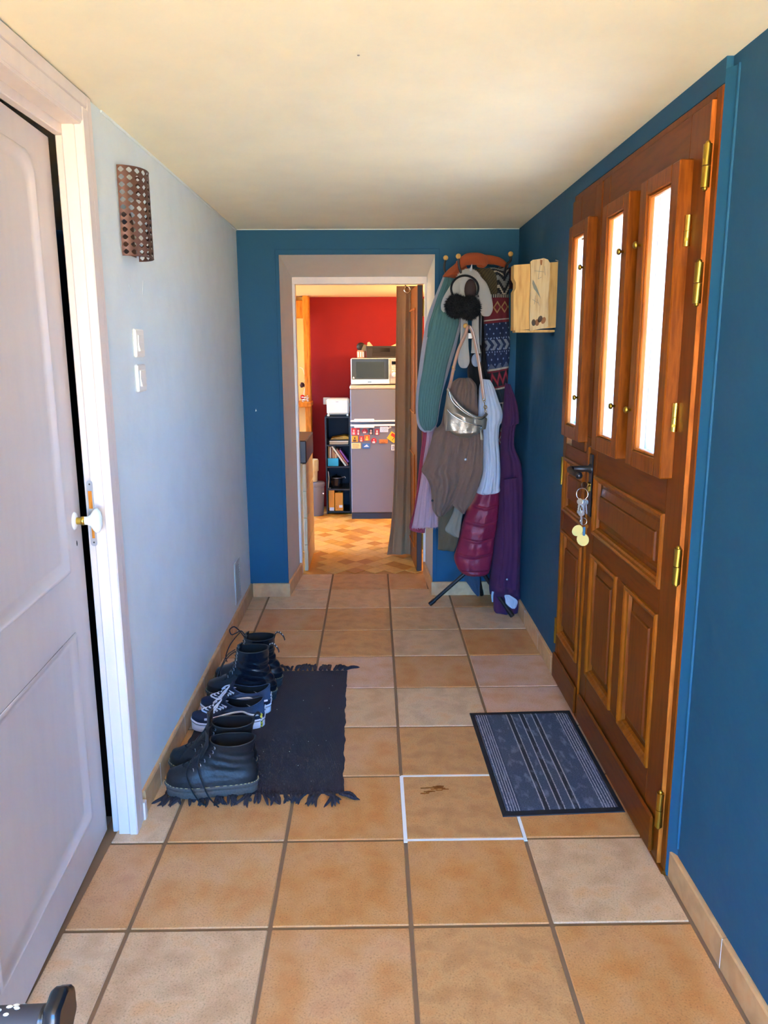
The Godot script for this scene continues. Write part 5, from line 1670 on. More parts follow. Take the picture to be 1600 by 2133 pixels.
func door_mat():
	var t = thing("door_mat", "blue-grey striped doormat with black rubber border in front of the wooden door", "doormat", Vector3(0.56, 0, -2.43))
	var A = Vector3(0.356, 0, -2.764)
	var B = Vector3(0.742, 0, -2.777)
	var C = Vector3(0.744, 0, -2.104)
	var D = Vector3(0.374, 0, -2.087)
	var at = func(u, v, y): return A.lerp(B, u).lerp(D.lerp(C, u), v) + Vector3(0, y, 0)
	var rubber = mat("rubber", "15161b", 0.7)
	var r = MB.new()
	r.flat()
	var ring = func(i, y): return [at.call(i, i, y), at.call(i, 1 - i, y), at.call(1 - i, 1 - i, y), at.call(1 - i, i, y)]
	var rs = [ring.call(0.0, 0.0003), ring.call(0.002, 0.0028), ring.call(0.035, 0.0042), ring.call(0.04, 0.003)]
	for i in rs.size() - 1:
		for k in 4:
			var n = (k + 1) % 4
			r.quad(rs[i][k], rs[i][n], rs[i + 1][n], rs[i + 1][k])
	put("border", r, rubber, t)
	# the pile with its woven stripes
	var im = Image.create_empty(256, 384, false, Image.FORMAT_RGB8)
	var nz = FastNoiseLite.new()
	nz.frequency = 0.25
	nz.seed = 4
	var nl = FastNoiseLite.new()
	nl.frequency = 0.02
	nl.seed = 8
	nl.fractal_octaves = 4
	for y in 384:
		for x in 256:
			var u = x / 256.0
			var c = Color("424c5c")
			var wob = 0.0015 * nl.get_noise_2d(y * 6.0, 0)
			for k in 5:
				for s in [0.02 + k * 0.024, 0.868 + k * 0.026]:
					if absf(u - s - wob) < 0.0045: c = Color("a8a4a8")
					elif absf(u - s - 0.0125) < 0.006: c = Color("363d50")
			for b in [[0.335, 0.385], [0.472, 0.522], [0.605, 0.657]]:
				if u > b[0] and u < b[1]: c = Color("26262c")
				if absf(u - b[0] - wob) < 0.0055 or absf(u - b[1] - wob) < 0.0055: c = Color("a29ea0")
			var n1 = nz.get_noise_2d(x, y)
			c = c * (1.0 + 0.30 * n1)
			var d = nl.get_noise_2d(x * 2.0, y)
			if d > 0.12: c = c.lerp(Color("8c94a4"), clampf((d - 0.12) * 1.1, 0, 0.5))
			if nz.get_noise_2d(x * 3.0 + 900, y * 0.8) > 0.62: c = c.lerp(Color("b0aca8"), 0.6)
			im.set_pixel(x, y, c)
	var pm = mat("mat_pile", "ffffff", 0.95)
	pm.albedo_texture = ImageTexture.create_from_image(im)
	bump(pm, T.fine, 0.1)
	var w = MB.new()
	var nx = 24
	var ny = 36
	w.soft()
	for i in ny:
		for j in nx:
			var c = []
			for e in [[j, i], [j, i + 1], [j + 1, i + 1], [j + 1, i]]:
				var u = float(e[0]) / nx
				var v = float(e[1]) / ny
				var edge = 0.0 if (u == 0.0 or u == 1.0 or v == 0.0 or v == 1.0) else 0.0025
				c.append([at.call(lerpf(0.042, 0.958, u), lerpf(0.028, 0.972, v), 0.0036 + edge), Vector2(u, v)])
			w.quad(c[0][0], c[1][0], c[2][0], c[3][0], c[0][1], c[1][1], c[2][1], c[3][1])
	put("pile", w, pm, t)

# ---------------------------------------------------------------- the coat stand and what hangs on it
# a hanging cloth: rows of [left edge, right edge] from top to bottom become a hollow-looking, folded body with front and back
func drape(rows: Array, depth: float, o := {}) -> ArrayMesh:
	var ls = []
	var rs = []
	for r in rows:
		ls.append(r[0])
		rs.append(r[1])
	var per: int = o.get("per", 6)
	ls = spline(ls, per)
	rs = spline(rs, per)
	var n: int = o.get("n", 96)
	var k: float = o.get("folds", 3.0)
	var amp: float = o.get("amp", 0.012)
	var drift: float = o.get("drift", 1.2)
	var ph: float = o.get("phase", 0.0)
	var ribs: float = o.get("ribs", 0.0)
	var rib_amp: float = o.get("rib_amp", 0.003)
	var quilt: Array = o.get("quilt", [])
	var hem: float = o.get("hem", 0.0)
	var nz = FastNoiseLite.new()
	nz.seed = int(ph * 10.0) + 3
	nz.frequency = 1.0
	var grid = []
	var m = ls.size()
	for i in m:
		var t = float(i) / (m - 1)
		var c: Vector3 = (ls[i] + rs[i]) / 2
		var h: Vector3 = (rs[i] - ls[i]) / 2
		var wd = h.length()
		var dep = depth * clampf(wd / 0.07, 0.25, 1.0) * (0.55 + 0.45 * smoothstep(0.0, 0.10, t)) * (1.0 - 0.35 * smoothstep(0.93, 1.0, t))
		var ring = []
		for j in n:
			var a = TAU * j / n
			var u = cos(a)
			var s = sin(a)
			var prof = signf(s) * pow(absf(s), 0.75)
			var p = c + h * u - Vector3(0, 0, 1) * prof * dep
			if s < 0:
				var edge = sqrt(maxf(0.0, 1.0 - u * u))
				var f = amp * sin(k * PI * u + ph + drift * t * PI) * (0.35 + 0.65 * t)
				f += amp * 0.35 * sin(k * 2.3 * u * PI + ph * 2.0 - drift * 2.0 * t)
				f += amp * 1.5 * nz.get_noise_3d(u * wd * 16.0, p.y * 7.0, ph)
				if ribs > 0:
					var q = fposmod((u * 0.5 + 0.5) * ribs, 1.0)
					var rb = sin(q * PI)
					var cable = int((u * 0.5 + 0.5) * ribs) % 2
					if cable: rb *= 0.75 + 0.45 * sin(p.y * 120.0 + (q - 0.5) * 5.0)
					f += rib_amp * rb
				for e in quilt:
					# seams that sag in a shallow V
					var yy: float = e + 0.016 * (absf(u) - 0.5)
					f -= 0.014 * exp(-pow((p.y - yy) / 0.005, 2))
					f += 0.005 * exp(-pow((p.y - yy + 0.035) / 0.022, 2))
				p.z += f * edge
				if hem > 0 and i == m - 1: p.y += hem * sin(k * PI * u * 2.0 + ph)
			ring.append([p, Vector2(u * 0.5 + 0.5, t)])
		grid.append(ring)
	var w = MB.new().soft()
	for i in m - 1:
		for j in n:
			var q = (j + 1) % n
			# from the upper row down to the lower one
			var a = grid[i + 1][j]
			var b = grid[i + 1][q]
			var c = grid[i][q]
			var d = grid[i][j]
			w.quad(a[0], b[0], c[0], d[0], a[1], b[1], c[1], d[1])
	var top = []
	var bot = []
	for e in grid[0]: top.append(e[0])
	for e in grid[-1]: bot.append(e[0])
	w.flat()
	w.fan(top, false)
	w.fan(bot, true)
	return w.done()

func fur(called: String, parent: Node, centre: Vector3, r: Vector3, count: int, length: float, m):
	var w = MB.new()
	w.flat()
	for i in count:
		var z = 1.0 - 2.0 * (i + 0.5) / count
		var a = i * 2.39996
		var d = Vector3(sqrt(1 - z * z) * cos(a), sqrt(1 - z * z) * sin(a), z)
		var nn = (d / r).normalized()
		var p = centre + d * r * 0.97
		var side = nn.cross(Vector3(rng.randf_range(-1, 1), rng.randf_range(-1, 1), rng.randf_range(-1, 1))).normalized()
		var tip = p + nn * length * rng.randf_range(0.5, 1.2) + Vector3(rng.randf_range(-1, 1), rng.randf_range(-1.2, 0.6), rng.randf_range(-1, 1)) * length * 0.35
		var s2 = nn.cross(side)
		var h = length * 0.13
		w.tri(p + side * h, p - side * h * 0.5 + s2 * h, tip)
		w.tri(p - side * h * 0.5 + s2 * h, p - side * h * 0.5 - s2 * h, tip)
		w.tri(p - side * h * 0.5 - s2 * h, p + side * h, tip)
	var o = put(called, w, m, parent)
	o.set_meta("kind", "stuff")
	return o

func nordic_tex() -> ImageTexture:
	var W = 192
	var H = 640
	var im = Image.create_empty(W, H, false, Image.FORMAT_RGB8)
	var navy = Color("17284e")
	var dark = Color("12141c")
	var red = Color("7c1a26")
	var cream = Color("cbbfa8")
	var grey = Color("8a8c86")
	var sky = Color("8ea4c8")
	var olive = Color("5a4c2c")
	for y in H:
		var v = float(y) / H
		for x in W:
			var u = float(x) / W
			var c = navy
			var zig = absf(fposmod(u * 3.0, 1.0) - 0.5) * 2.0
			if v < 0.19:
				c = dark
				var k = floorf(fposmod(u * 24.0, 24.0))
				var stp = absf(fposmod(v * 10.5 + floorf(absf(fposmod(u * 2.0, 1.0) - 0.5) * 10.0) * 0.1, 1.0) - 0.5)
				if u > 0.45 and stp < 0.16: c = grey
				elif u > 0.45 and stp > 0.42: c = cream
				elif u < 0.45: c = olive if int(k + floorf(v * 160.0)) % 3 else Color("3a3020")
			elif v < 0.205: c = dark if fposmod(u * 12.0, 1.0) < 0.5 else cream
			elif v < 0.305:
				c = red
				var dd = absf(absf(fposmod(u * 3.2, 1.0) - 0.5) * 2.0 + absf(v - 0.25) / 0.028 - 0.85)
				if dd < 0.2: c = Color("b8925c")
			elif v < 0.312: c = cream
			elif v < 0.325: c = red
			elif v < 0.53:
				c = navy
				var gx = floorf(u * 8.0)
				var gy = floorf(v * 44.0)
				var cx = fposmod(u * 8.0, 1.0) - 0.5
				var cy = fposmod(v * 44.0, 1.0) - 0.5
				if int(gx + gy) % 2 == 0 and absf(cx) + absf(cy) < 0.24: c = sky
				var band = absf(v - 0.425)
				if band < 0.022 and absf(fposmod(u * 4.0 + band * 22.0, 1.0) - 0.5) < 0.26: c = Color("8c94a0")
				if band < 0.034 and band > 0.027 and fposmod(u * 10.0, 1.0) < 0.35: c = sky
				if v > 0.505 and zig < (v - 0.505) * 40.0: c = Color("5a6478")
			elif v < 0.54: c = cream
			elif v < 0.55: c = red
			elif v < 0.63:
				c = dark
				var zz = absf(v - (0.562 + 0.055 * zig))
				if zz < 0.009: c = Color("b03040")
				elif zz < 0.02: c = red
			elif v < 0.638: c = red
			elif v < 0.646: c = cream
			elif v < 0.70: c = Color("22303c")
			elif v < 0.706: c = cream
			elif v < 0.86:
				c = dark
				var stp2 = absf(fposmod((v - 0.7) * 12.0 + floorf(absf(fposmod(u * 2.0 + 0.25, 1.0) - 0.5) * 10.0) * 0.11, 1.0) - 0.5)
				if stp2 < 0.14: c = grey
				elif stp2 > 0.42: c = cream
			elif v < 0.95:
				c = red
				if absf(absf(fposmod(u * 3.0, 1.0) - 0.5) * 2.0 + absf(v - 0.905) / 0.03 - 0.8) < 0.22: c = cream
			c = c * (0.72 + 0.12 * float((x + y) % 2))
			im.set_pixel(x, y, c)
	return ImageTexture.create_from_image(im)

func coat_stand():
	var C = Vector3(0.54, 0, -4.02)
	var t = thing("coat_stand", "black metal tripod coat stand with wooden ball hooks, loaded with clothes in the corner", "coat stand", C)
	put("pole", MB.new().tube([C + Vector3(0, 0.24, 0), C + Vector3(0, 1.74, 0)], 0.014, 14), "black_metal", t)
	put("hub", MB.new().lathe([Vector2(0.016, 0.21), Vector2(0.035, 0.22), Vector2(0.035, 0.265), Vector2(0.018, 0.28)], Transform3D(Basis.IDENTITY, C), 18), "black_metal", t)
	for e in [Vector3(0.297, 0.011, -4.045), Vector3(0.708, 0.011, -3.842), Vector3(0.60, 0.011, -4.215)]:
		var hub = C + Vector3(0, 0.245, 0)
		var dir: Vector3 = (e - hub).normalized()
		var lg = put("leg", MB.new().tube([hub, e - dir * 0.03], 0.0105, 12), "black_metal", t)
		put("foot_cap", MB.new().tube([e - dir * 0.035, e + dir * 0.002], 0.0125, 12), "black_plastic", lg)
	# hooks: a curved arm with a ball at the tip
	var K1 = Vector3(0.364, 1.806, -4.06)
	var K2 = Vector3(0.407, 1.792, -3.87)
	var K3 = Vector3(0.665, 1.808, -3.93)
	var K4 = Vector3(0.442, 1.47, -3.83)
	var hooks = [
		[K1, [C + Vector3(0, 1.70, 0), C + Vector3(-0.09, 1.66, -0.02), K1 + Vector3(0.0, -0.07, 0), K1]],
		[K2, [C + Vector3(0, 1.66, 0), C + Vector3(-0.03, 1.64, 0.06), K2 + Vector3(0.045, -0.125, 0.0), K2 + Vector3(0.008, -0.06, 0), K2]],
		[K3, [C + Vector3(0, 1.70, 0), C + Vector3(0.09, 1.69, 0.04), K3 + Vector3(-0.02, -0.055, 0), K3 + Vector3(0, -0.03, 0), K3]],
		[K4, [C + Vector3(0, 1.38, 0), C + Vector3(-0.02, 1.36, 0.09), K4 + Vector3(0.022, -0.035, -0.02), K4 + Vector3(0.006, -0.012, 0), K4]],
	]
	for h in hooks:
		var arm = put("hook", MB.new().tube(spline(h[1], 6), 0.0055, 8), "black_metal", t)
		put("ball_tip", MB.new().ball(h[0], 0.0125, Vector3.ONE, 16), "ball_wood", arm)
	clothes()

func cloth_thing(called: String, label: String, category: String, part: String, mesh: ArrayMesh, m) -> Node3D:
	var c = mesh.get_aabb()
	var t = thing(called, label, category, Vector3(c.get_center().x, c.position.y, c.get_center().z))
	put(part, mesh, m, t)
	return t

func clothes():
	fabric("teal_knit", "56807c", 0.10, 90, 0.4)
	fabric("pale_fleece", "c4c4cc", 0.2, 120, 0.6)
	fabric("taupe_wool", "846a5c", 0.12, 60, 0.5)
	M.taupe_wool.albedo_texture = T.heather
	fabric("white_cotton", "d8e0ee", 0.1, 120, 0.2)
	var m = mat("burgundy_nylon", "7c1a38", 0.5)
	bump(m, T.rough, 0.08)
	m.uv1_triplanar = true
	m.uv1_scale = Vector3.ONE * 6
	fabric("plum_cotton", "481c48", 0.06, 90, 0.25)
	fabric("rust_wool", "aa4a20", 0.14, 70, 0.5)
	fabric("rose_cloth", "a83c50", 0.1, 80, 0.3)
	fabric("pink_cloth", "d0a8b0", 0.1, 80, 0.3)
	fabric("olive_cloth", "6a5c44", 0.08, 90, 0.3)
	fabric("greige_cloth", "98907e", 0.08, 90, 0.3)
	m = fabric("denim", "3c5874", 0.12, 160, 0.2)
	fabric("black_cloth", "0e0e14", 0.08, 90, 0.2)
	fabric("plush_white", "ece6d8", 0.25, 140, 0.8)
	fabric("plush_blue", "b4c4dc", 0.2, 140, 0.6)
	fabric("maroon_cloth", "3c1218", 0.1, 90, 0.3)
	mat("fur_black", "08080a", 0.9)
	m = mat("nordic_knit", "ffffff", 0.95)
	m.albedo_texture = nordic_tex()
	bump(m, T.fine, 0.05)

	# --- behind everything
	cloth_thing("black_coat", "plain black coat hanging in the middle of the coat stand behind the other clothes", "coat", "body",
		drape([[Vector3(0.503, 1.743, -4.05), Vector3(0.68, 1.755, -4.05)],
		[Vector3(0.519, 1.655, -4.05), Vector3(0.576, 1.66, -4.05)],
		[Vector3(0.531, 1.447, -4.05), Vector3(0.59, 1.456, -4.05)],
		[Vector3(0.485, 1.295, -4.05), Vector3(0.594, 1.269, -4.05)],
		[Vector3(0.486, 1.203, -4.05), Vector3(0.622, 1.192, -4.05)],
		[Vector3(0.52, 1.089, -4.05), Vector3(0.625, 1.088, -4.05)]], 0.05, {"folds": 2.0, "amp": 0.01}), "black_cloth")
	cloth_thing("nordic_cardigan", "navy, red and cream nordic patterned cardigan at the right of the coat stand", "cardigan", "sleeve",
		drape([[Vector3(0.496, 1.744, -4), Vector3(0.662, 1.756, -4)],
		[Vector3(0.542, 1.7, -4), Vector3(0.671, 1.724, -4)],
		[Vector3(0.554, 1.632, -4), Vector3(0.673, 1.632, -4)],
		[Vector3(0.551, 1.534, -4), Vector3(0.674, 1.544, -4)],
		[Vector3(0.555, 1.445, -4), Vector3(0.68, 1.455, -4)],
		[Vector3(0.564, 1.346, -4), Vector3(0.685, 1.355, -4)],
		[Vector3(0.575, 1.245, -4), Vector3(0.68, 1.264, -4)],
		[Vector3(0.6, 1.168, -4), Vector3(0.678, 1.183, -4)],
		[Vector3(0.644, 1.066, -4), Vector3(0.682, 1.07, -4)],
		[Vector3(0.653, 0.988, -4), Vector3(0.687, 0.998, -4)],
		[Vector3(0.64, 0.904, -4), Vector3(0.682, 0.909, -4)],
		[Vector3(0.646, 0.862, -4), Vector3(0.667, 0.862, -4)]], 0.055, {"folds": 1.6, "amp": 0.008, "phase": 0.7}), "nordic_knit")
	cloth_thing("maroon_hat", "dark maroon hat at the far right of the coat stand behind the pine box", "hat", "crown",
		drape([[Vector3(0.68, 1.758, -4.06), Vector3(0.705, 1.758, -4.06)],
		[Vector3(0.678, 1.724, -4.06), Vector3(0.716, 1.719, -4.06)],
		[Vector3(0.679, 1.685, -4.06), Vector3(0.721, 1.685, -4.06)],
		[Vector3(0.683, 1.655, -4.06), Vector3(0.715, 1.655, -4.06)]], 0.05, {"folds": 1.0, "amp": 0.004, "n": 48}), "maroon_cloth")

	# --- long plum coat on the right
	var t = cloth_thing("plum_coat", "long plum purple coat reaching the floor at the right of the coat stand", "coat", "body",
		drape([[Vector3(0.66, 1.195, -3.965), Vector3(0.687, 1.187, -3.965)],
		[Vector3(0.655, 1.094, -3.965), Vector3(0.722, 1.093, -3.965)],
		[Vector3(0.65, 0.991, -3.965), Vector3(0.735, 1.001, -3.965)],
		[Vector3(0.648, 0.966, -3.965), Vector3(0.72, 0.986, -3.965)],
		[Vector3(0.645, 0.878, -3.965), Vector3(0.713, 0.883, -3.965)],
		[Vector3(0.643, 0.778, -3.965), Vector3(0.75, 0.788, -3.965)],
		[Vector3(0.64, 0.656, -3.965), Vector3(0.765, 0.661, -3.965)],
		[Vector3(0.638, 0.549, -3.965), Vector3(0.768, 0.548, -3.965)],
		[Vector3(0.626, 0.416, -3.955), Vector3(0.762, 0.415, -3.955)],
		[Vector3(0.612, 0.282, -3.945), Vector3(0.757, 0.28, -3.945)],
		[Vector3(0.6, 0.157, -3.935), Vector3(0.758, 0.156, -3.935)],
		[Vector3(0.603, 0.102, -3.935), Vector3(0.762, 0.094, -3.935)]], 0.07, {"folds": 1.7, "amp": 0.009, "phase": 2.2, "drift": 0.6}), "plum_cotton")
	put("front_hem", drape([[Vector3(0.605, 0.114, -3.93), Vector3(0.76, 0.124, -3.93)],
		[Vector3(0.622, 0.058, -3.93), Vector3(0.763, 0.079, -3.93)],
		[Vector3(0.626, 0.013, -3.93), Vector3(0.764, 0.034, -3.93)],
		[Vector3(0.648, -0.014, -3.93), Vector3(0.751, -0.005, -3.93)]], 0.035, {"folds": 2.0, "amp": 0.006, "n": 64}), "plum_cotton", t)
	put("lining", drape([[Vector3(0.668, 0.115, -3.875), Vector3(0.695, 0.114, -3.875)],
		[Vector3(0.674, 0.092, -3.875), Vector3(0.737, 0.084, -3.875)],
		[Vector3(0.68, 0.065, -3.875), Vector3(0.735, 0.053, -3.875)],
		[Vector3(0.708, 0.041, -3.875), Vector3(0.726, 0.039, -3.875)]], 0.012, {"folds": 2.0, "amp": 0.003, "n": 48}), "white_cotton", t)
	put("lining", drape([[Vector3(0.605, 0.133, -3.88), Vector3(0.616, 0.13, -3.88)],
		[Vector3(0.602, 0.108, -3.88), Vector3(0.613, 0.108, -3.88)],
		[Vector3(0.606, 0.075, -3.88), Vector3(0.613, 0.075, -3.88)]], 0.010, {"folds": 1.0, "amp": 0.001, "n": 32}), "white_cotton", t)
	var pk = put("flap", drape([[Vector3(0.65, 0.72, -3.872), Vector3(0.724, 0.729, -3.872)],
		[Vector3(0.657, 0.542, -3.872), Vector3(0.732, 0.541, -3.872)],
		[Vector3(0.659, 0.355, -3.872), Vector3(0.735, 0.354, -3.872)],
		[Vector3(0.644, 0.209, -3.872), Vector3(0.734, 0.203, -3.872)],
		[Vector3(0.643, 0.154, -3.872), Vector3(0.732, 0.141, -3.872)]], 0.022, {"folds": 1.2, "amp": 0.005, "phase": 1.0, "n": 64}), "plum_cotton", t)
	put("button", MB.new().ball(Vector3(0.676, 0.207, -3.842), 0.006, Vector3(1, 1, 0.4), 12), "steel", pk)

	# --- denim, burgundy puffer, white shirt
	cloth_thing("denim_leg", "blue denim leg end hanging below the burgundy quilted jacket", "jeans", "leg",
		drape([[Vector3(0.466, 0.195, -4.06), Vector3(0.57, 0.194, -4.06)],
		[Vector3(0.477, 0.155, -4.06), Vector3(0.568, 0.154, -4.06)],
		[Vector3(0.505, 0.115, -4.06), Vector3(0.567, 0.114, -4.06)],
		[Vector3(0.528, 0.08, -4.06), Vector3(0.567, 0.074, -4.06)],
		[Vector3(0.552, 0.051, -4.06), Vector3(0.565, 0.051, -4.06)]], 0.03, {"folds": 1.4, "amp": 0.006, "n": 64}), "denim")
	t = cloth_thing("puffer_jacket", "burgundy quilted puffer jacket low on the coat stand between brown and plum coats", "jacket", "body",
		drape([[Vector3(0.533, 0.686, -3.95), Vector3(0.64, 0.691, -3.95)],
		[Vector3(0.523, 0.639, -3.95), Vector3(0.641, 0.643, -3.95)],
		[Vector3(0.495, 0.58, -3.95), Vector3(0.641, 0.579, -3.95)],
		[Vector3(0.47, 0.527, -3.95), Vector3(0.638, 0.525, -3.95)],
		[Vector3(0.45, 0.457, -3.95), Vector3(0.631, 0.455, -3.95)],
		[Vector3(0.437, 0.386, -3.95), Vector3(0.621, 0.385, -3.95)],
		[Vector3(0.422, 0.332, -3.95), Vector3(0.615, 0.319, -3.95)],
		[Vector3(0.415, 0.293, -3.95), Vector3(0.607, 0.264, -3.95)],
		[Vector3(0.431, 0.243, -3.95), Vector3(0.6, 0.231, -3.95)],
		[Vector3(0.453, 0.215, -3.95), Vector3(0.591, 0.209, -3.95)]], 0.072, {"folds": 1.2, "amp": 0.006, "phase": 0.4, "per": 16, "quilt": [0.5740, 0.4900, 0.4020, 0.3180]}), "burgundy_nylon")
	put("hem_band", drape([[Vector3(0.437, 0.245, -3.925), Vector3(0.594, 0.242, -3.925)],
		[Vector3(0.445, 0.233, -3.925), Vector3(0.593, 0.23, -3.925)],
		[Vector3(0.466, 0.215, -3.925), Vector3(0.583, 0.217, -3.925)],
		[Vector3(0.488, 0.209, -3.925), Vector3(0.568, 0.21, -3.925)]], 0.062, {"folds": 1.6, "amp": 0.004, "phase": 0.4, "n": 64}), "burgundy_nylon", t)
	t = cloth_thing("white_shirt", "white cotton shirt hanging over the burgundy jacket beside the plum coat", "shirt", "body",
		drape([[Vector3(0.531, 1.218, -3.885), Vector3(0.572, 1.213, -3.885)],
		[Vector3(0.52, 1.179, -3.885), Vector3(0.592, 1.179, -3.885)],
		[Vector3(0.518, 1.12, -3.885), Vector3(0.614, 1.119, -3.885)],
		[Vector3(0.517, 1.06, -3.885), Vector3(0.637, 1.054, -3.885)],
		[Vector3(0.52, 1.009, -3.885), Vector3(0.634, 1.009, -3.885)],
		[Vector3(0.531, 0.975, -3.885), Vector3(0.623, 0.984, -3.885)],
		[Vector3(0.54, 0.904, -3.885), Vector3(0.621, 0.913, -3.885)],
		[Vector3(0.545, 0.852, -3.885), Vector3(0.627, 0.852, -3.885)],
		[Vector3(0.546, 0.801, -3.885), Vector3(0.632, 0.79, -3.885)],
		[Vector3(0.541, 0.739, -3.885), Vector3(0.634, 0.733, -3.885)],
		[Vector3(0.529, 0.687, -3.885), Vector3(0.632, 0.686, -3.885)],
		[Vector3(0.516, 0.653, -3.885), Vector3(0.631, 0.657, -3.885)],
		[Vector3(0.548, 0.641, -3.885), Vector3(0.584, 0.644, -3.885)]], 0.05, {"folds": 2.4, "amp": 0.008, "phase": 1.9, "drift": 2.0}), "white_cotton")
	# --- olive and greige linings under the brown coat
	cloth_thing("olive_trousers", "olive brown trouser leg with a raw hem below the brown wool coat", "trousers", "leg",
		drape([[Vector3(0.334, 0.572, -4), Vector3(0.448, 0.576, -4)],
		[Vector3(0.334, 0.501, -4), Vector3(0.449, 0.506, -4)],
		[Vector3(0.334, 0.43, -4), Vector3(0.446, 0.429, -4)],
		[Vector3(0.334, 0.364, -4), Vector3(0.435, 0.363, -4)],
		[Vector3(0.333, 0.328, -4), Vector3(0.419, 0.318, -4)]], 0.035, {"folds": 1.4, "amp": 0.006, "n": 64}), "olive_cloth")
	cloth_thing("greige_jacket", "grey-beige jacket corner with dark piping peeping out beside the olive trousers", "jacket", "corner",
		drape([[Vector3(0.412, 0.564, -3.955), Vector3(0.459, 0.558, -3.955)],
		[Vector3(0.401, 0.526, -3.955), Vector3(0.457, 0.531, -3.955)],
		[Vector3(0.381, 0.483, -3.955), Vector3(0.451, 0.494, -3.955)],
		[Vector3(0.365, 0.451, -3.955), Vector3(0.446, 0.456, -3.955)],
		[Vector3(0.374, 0.432, -3.955), Vector3(0.441, 0.423, -3.955)],
		[Vector3(0.414, 0.408, -3.955), Vector3(0.438, 0.402, -3.955)]], 0.022, {"folds": 1.4, "amp": 0.003, "n": 48}), "greige_cloth")
	# --- pinks at the far left
	cloth_thing("rose_scarf", "rose red scarf edge hanging at the far left of the coat stand", "scarf", "cloth",
		drape([[Vector3(0.25, 0.959, -4.06), Vector3(0.29, 0.959, -4.06)],
		[Vector3(0.253, 0.917, -4.06), Vector3(0.285, 0.917, -4.06)],
		[Vector3(0.243, 0.832, -4.06), Vector3(0.28, 0.832, -4.06)],
		[Vector3(0.232, 0.724, -4.06), Vector3(0.276, 0.724, -4.06)],
		[Vector3(0.222, 0.616, -4.06), Vector3(0.271, 0.615, -4.06)],
		[Vector3(0.206, 0.517, -4.06), Vector3(0.271, 0.516, -4.06)],
		[Vector3(0.186, 0.428, -4.06), Vector3(0.269, 0.422, -4.06)],
		[Vector3(0.245, 0.403, -4.06), Vector3(0.268, 0.405, -4.06)]], 0.02, {"folds": 2.0, "amp": 0.005, "n": 64}), "rose_cloth")
	t = cloth_thing("pink_scarf", "pale pink scarf with frayed hem beside the rose red scarf", "scarf", "cloth",
		drape([[Vector3(0.274, 0.974, -4.015), Vector3(0.323, 0.974, -4.015)],
		[Vector3(0.269, 0.901, -4.015), Vector3(0.324, 0.9, -4.015)],
		[Vector3(0.256, 0.811, -4.015), Vector3(0.325, 0.805, -4.015)],
		[Vector3(0.245, 0.721, -4.015), Vector3(0.326, 0.715, -4.015)],
		[Vector3(0.231, 0.635, -4.015), Vector3(0.329, 0.623, -4.015)],
		[Vector3(0.215, 0.543, -4.015), Vector3(0.333, 0.536, -4.015)],
		[Vector3(0.202, 0.472, -4.015), Vector3(0.336, 0.47, -4.015)],
		[Vector3(0.195, 0.444, -4.015), Vector3(0.336, 0.448, -4.015)]], 0.03, {"folds": 3.4, "amp": 0.008, "phase": 0.9, "hem": 0.002}), "pink_cloth")
	for i in 26:
		var f = (i + 0.5) / 26.0
		var a: Vector3 = Vector3(0.195, 0.452, -3.99).lerp(Vector3(0.331, 0.456, -3.99), f)
		var l = rng.randf_range(0.008, 0.018)
		put("thread", MB.new().tube([a + Vector3(0, 0.006, 0.0), a + Vector3(rng.randf_range(-0.002, 0.002), -l * 0.5, 0.002), a + Vector3(rng.randf_range(-0.005, 0.005), -l, 0.0)], [0.0014, 0.0012, 0.0005], 5), "pink_cloth", t)
	# --- teal cable knit with fleece lining
	t = cloth_thing("knit_scarf", "long teal cable-knit scarf with a pale fleece back at the left of the coat stand", "scarf", "fleece_back",
		drape([[Vector3(0.346, 1.713, -3.985), Vector3(0.41, 1.703, -3.985)],
		[Vector3(0.32, 1.651, -3.985), Vector3(0.431, 1.632, -3.985)],
		[Vector3(0.292, 1.584, -3.985), Vector3(0.433, 1.544, -3.985)],
		[Vector3(0.269, 1.515, -3.985), Vector3(0.438, 1.475, -3.985)],
		[Vector3(0.254, 1.447, -3.985), Vector3(0.426, 1.426, -3.985)],
		[Vector3(0.242, 1.372, -3.985), Vector3(0.41, 1.356, -3.985)],
		[Vector3(0.232, 1.297, -3.985), Vector3(0.39, 1.292, -3.985)],
		[Vector3(0.222, 1.217, -3.985), Vector3(0.37, 1.221, -3.985)],
		[Vector3(0.214, 1.136, -3.985), Vector3(0.348, 1.145, -3.985)],
		[Vector3(0.214, 1.069, -3.985), Vector3(0.335, 1.074, -3.985)],
		[Vector3(0.219, 1.002, -3.985), Vector3(0.323, 0.996, -3.985)],
		[Vector3(0.233, 0.966, -3.985), Vector3(0.306, 0.96, -3.985)],
		[Vector3(0.256, 0.948, -3.985), Vector3(0.286, 0.948, -3.985)]], 0.032, {"folds": 1.0, "amp": 0.004}), "pale_fleece")
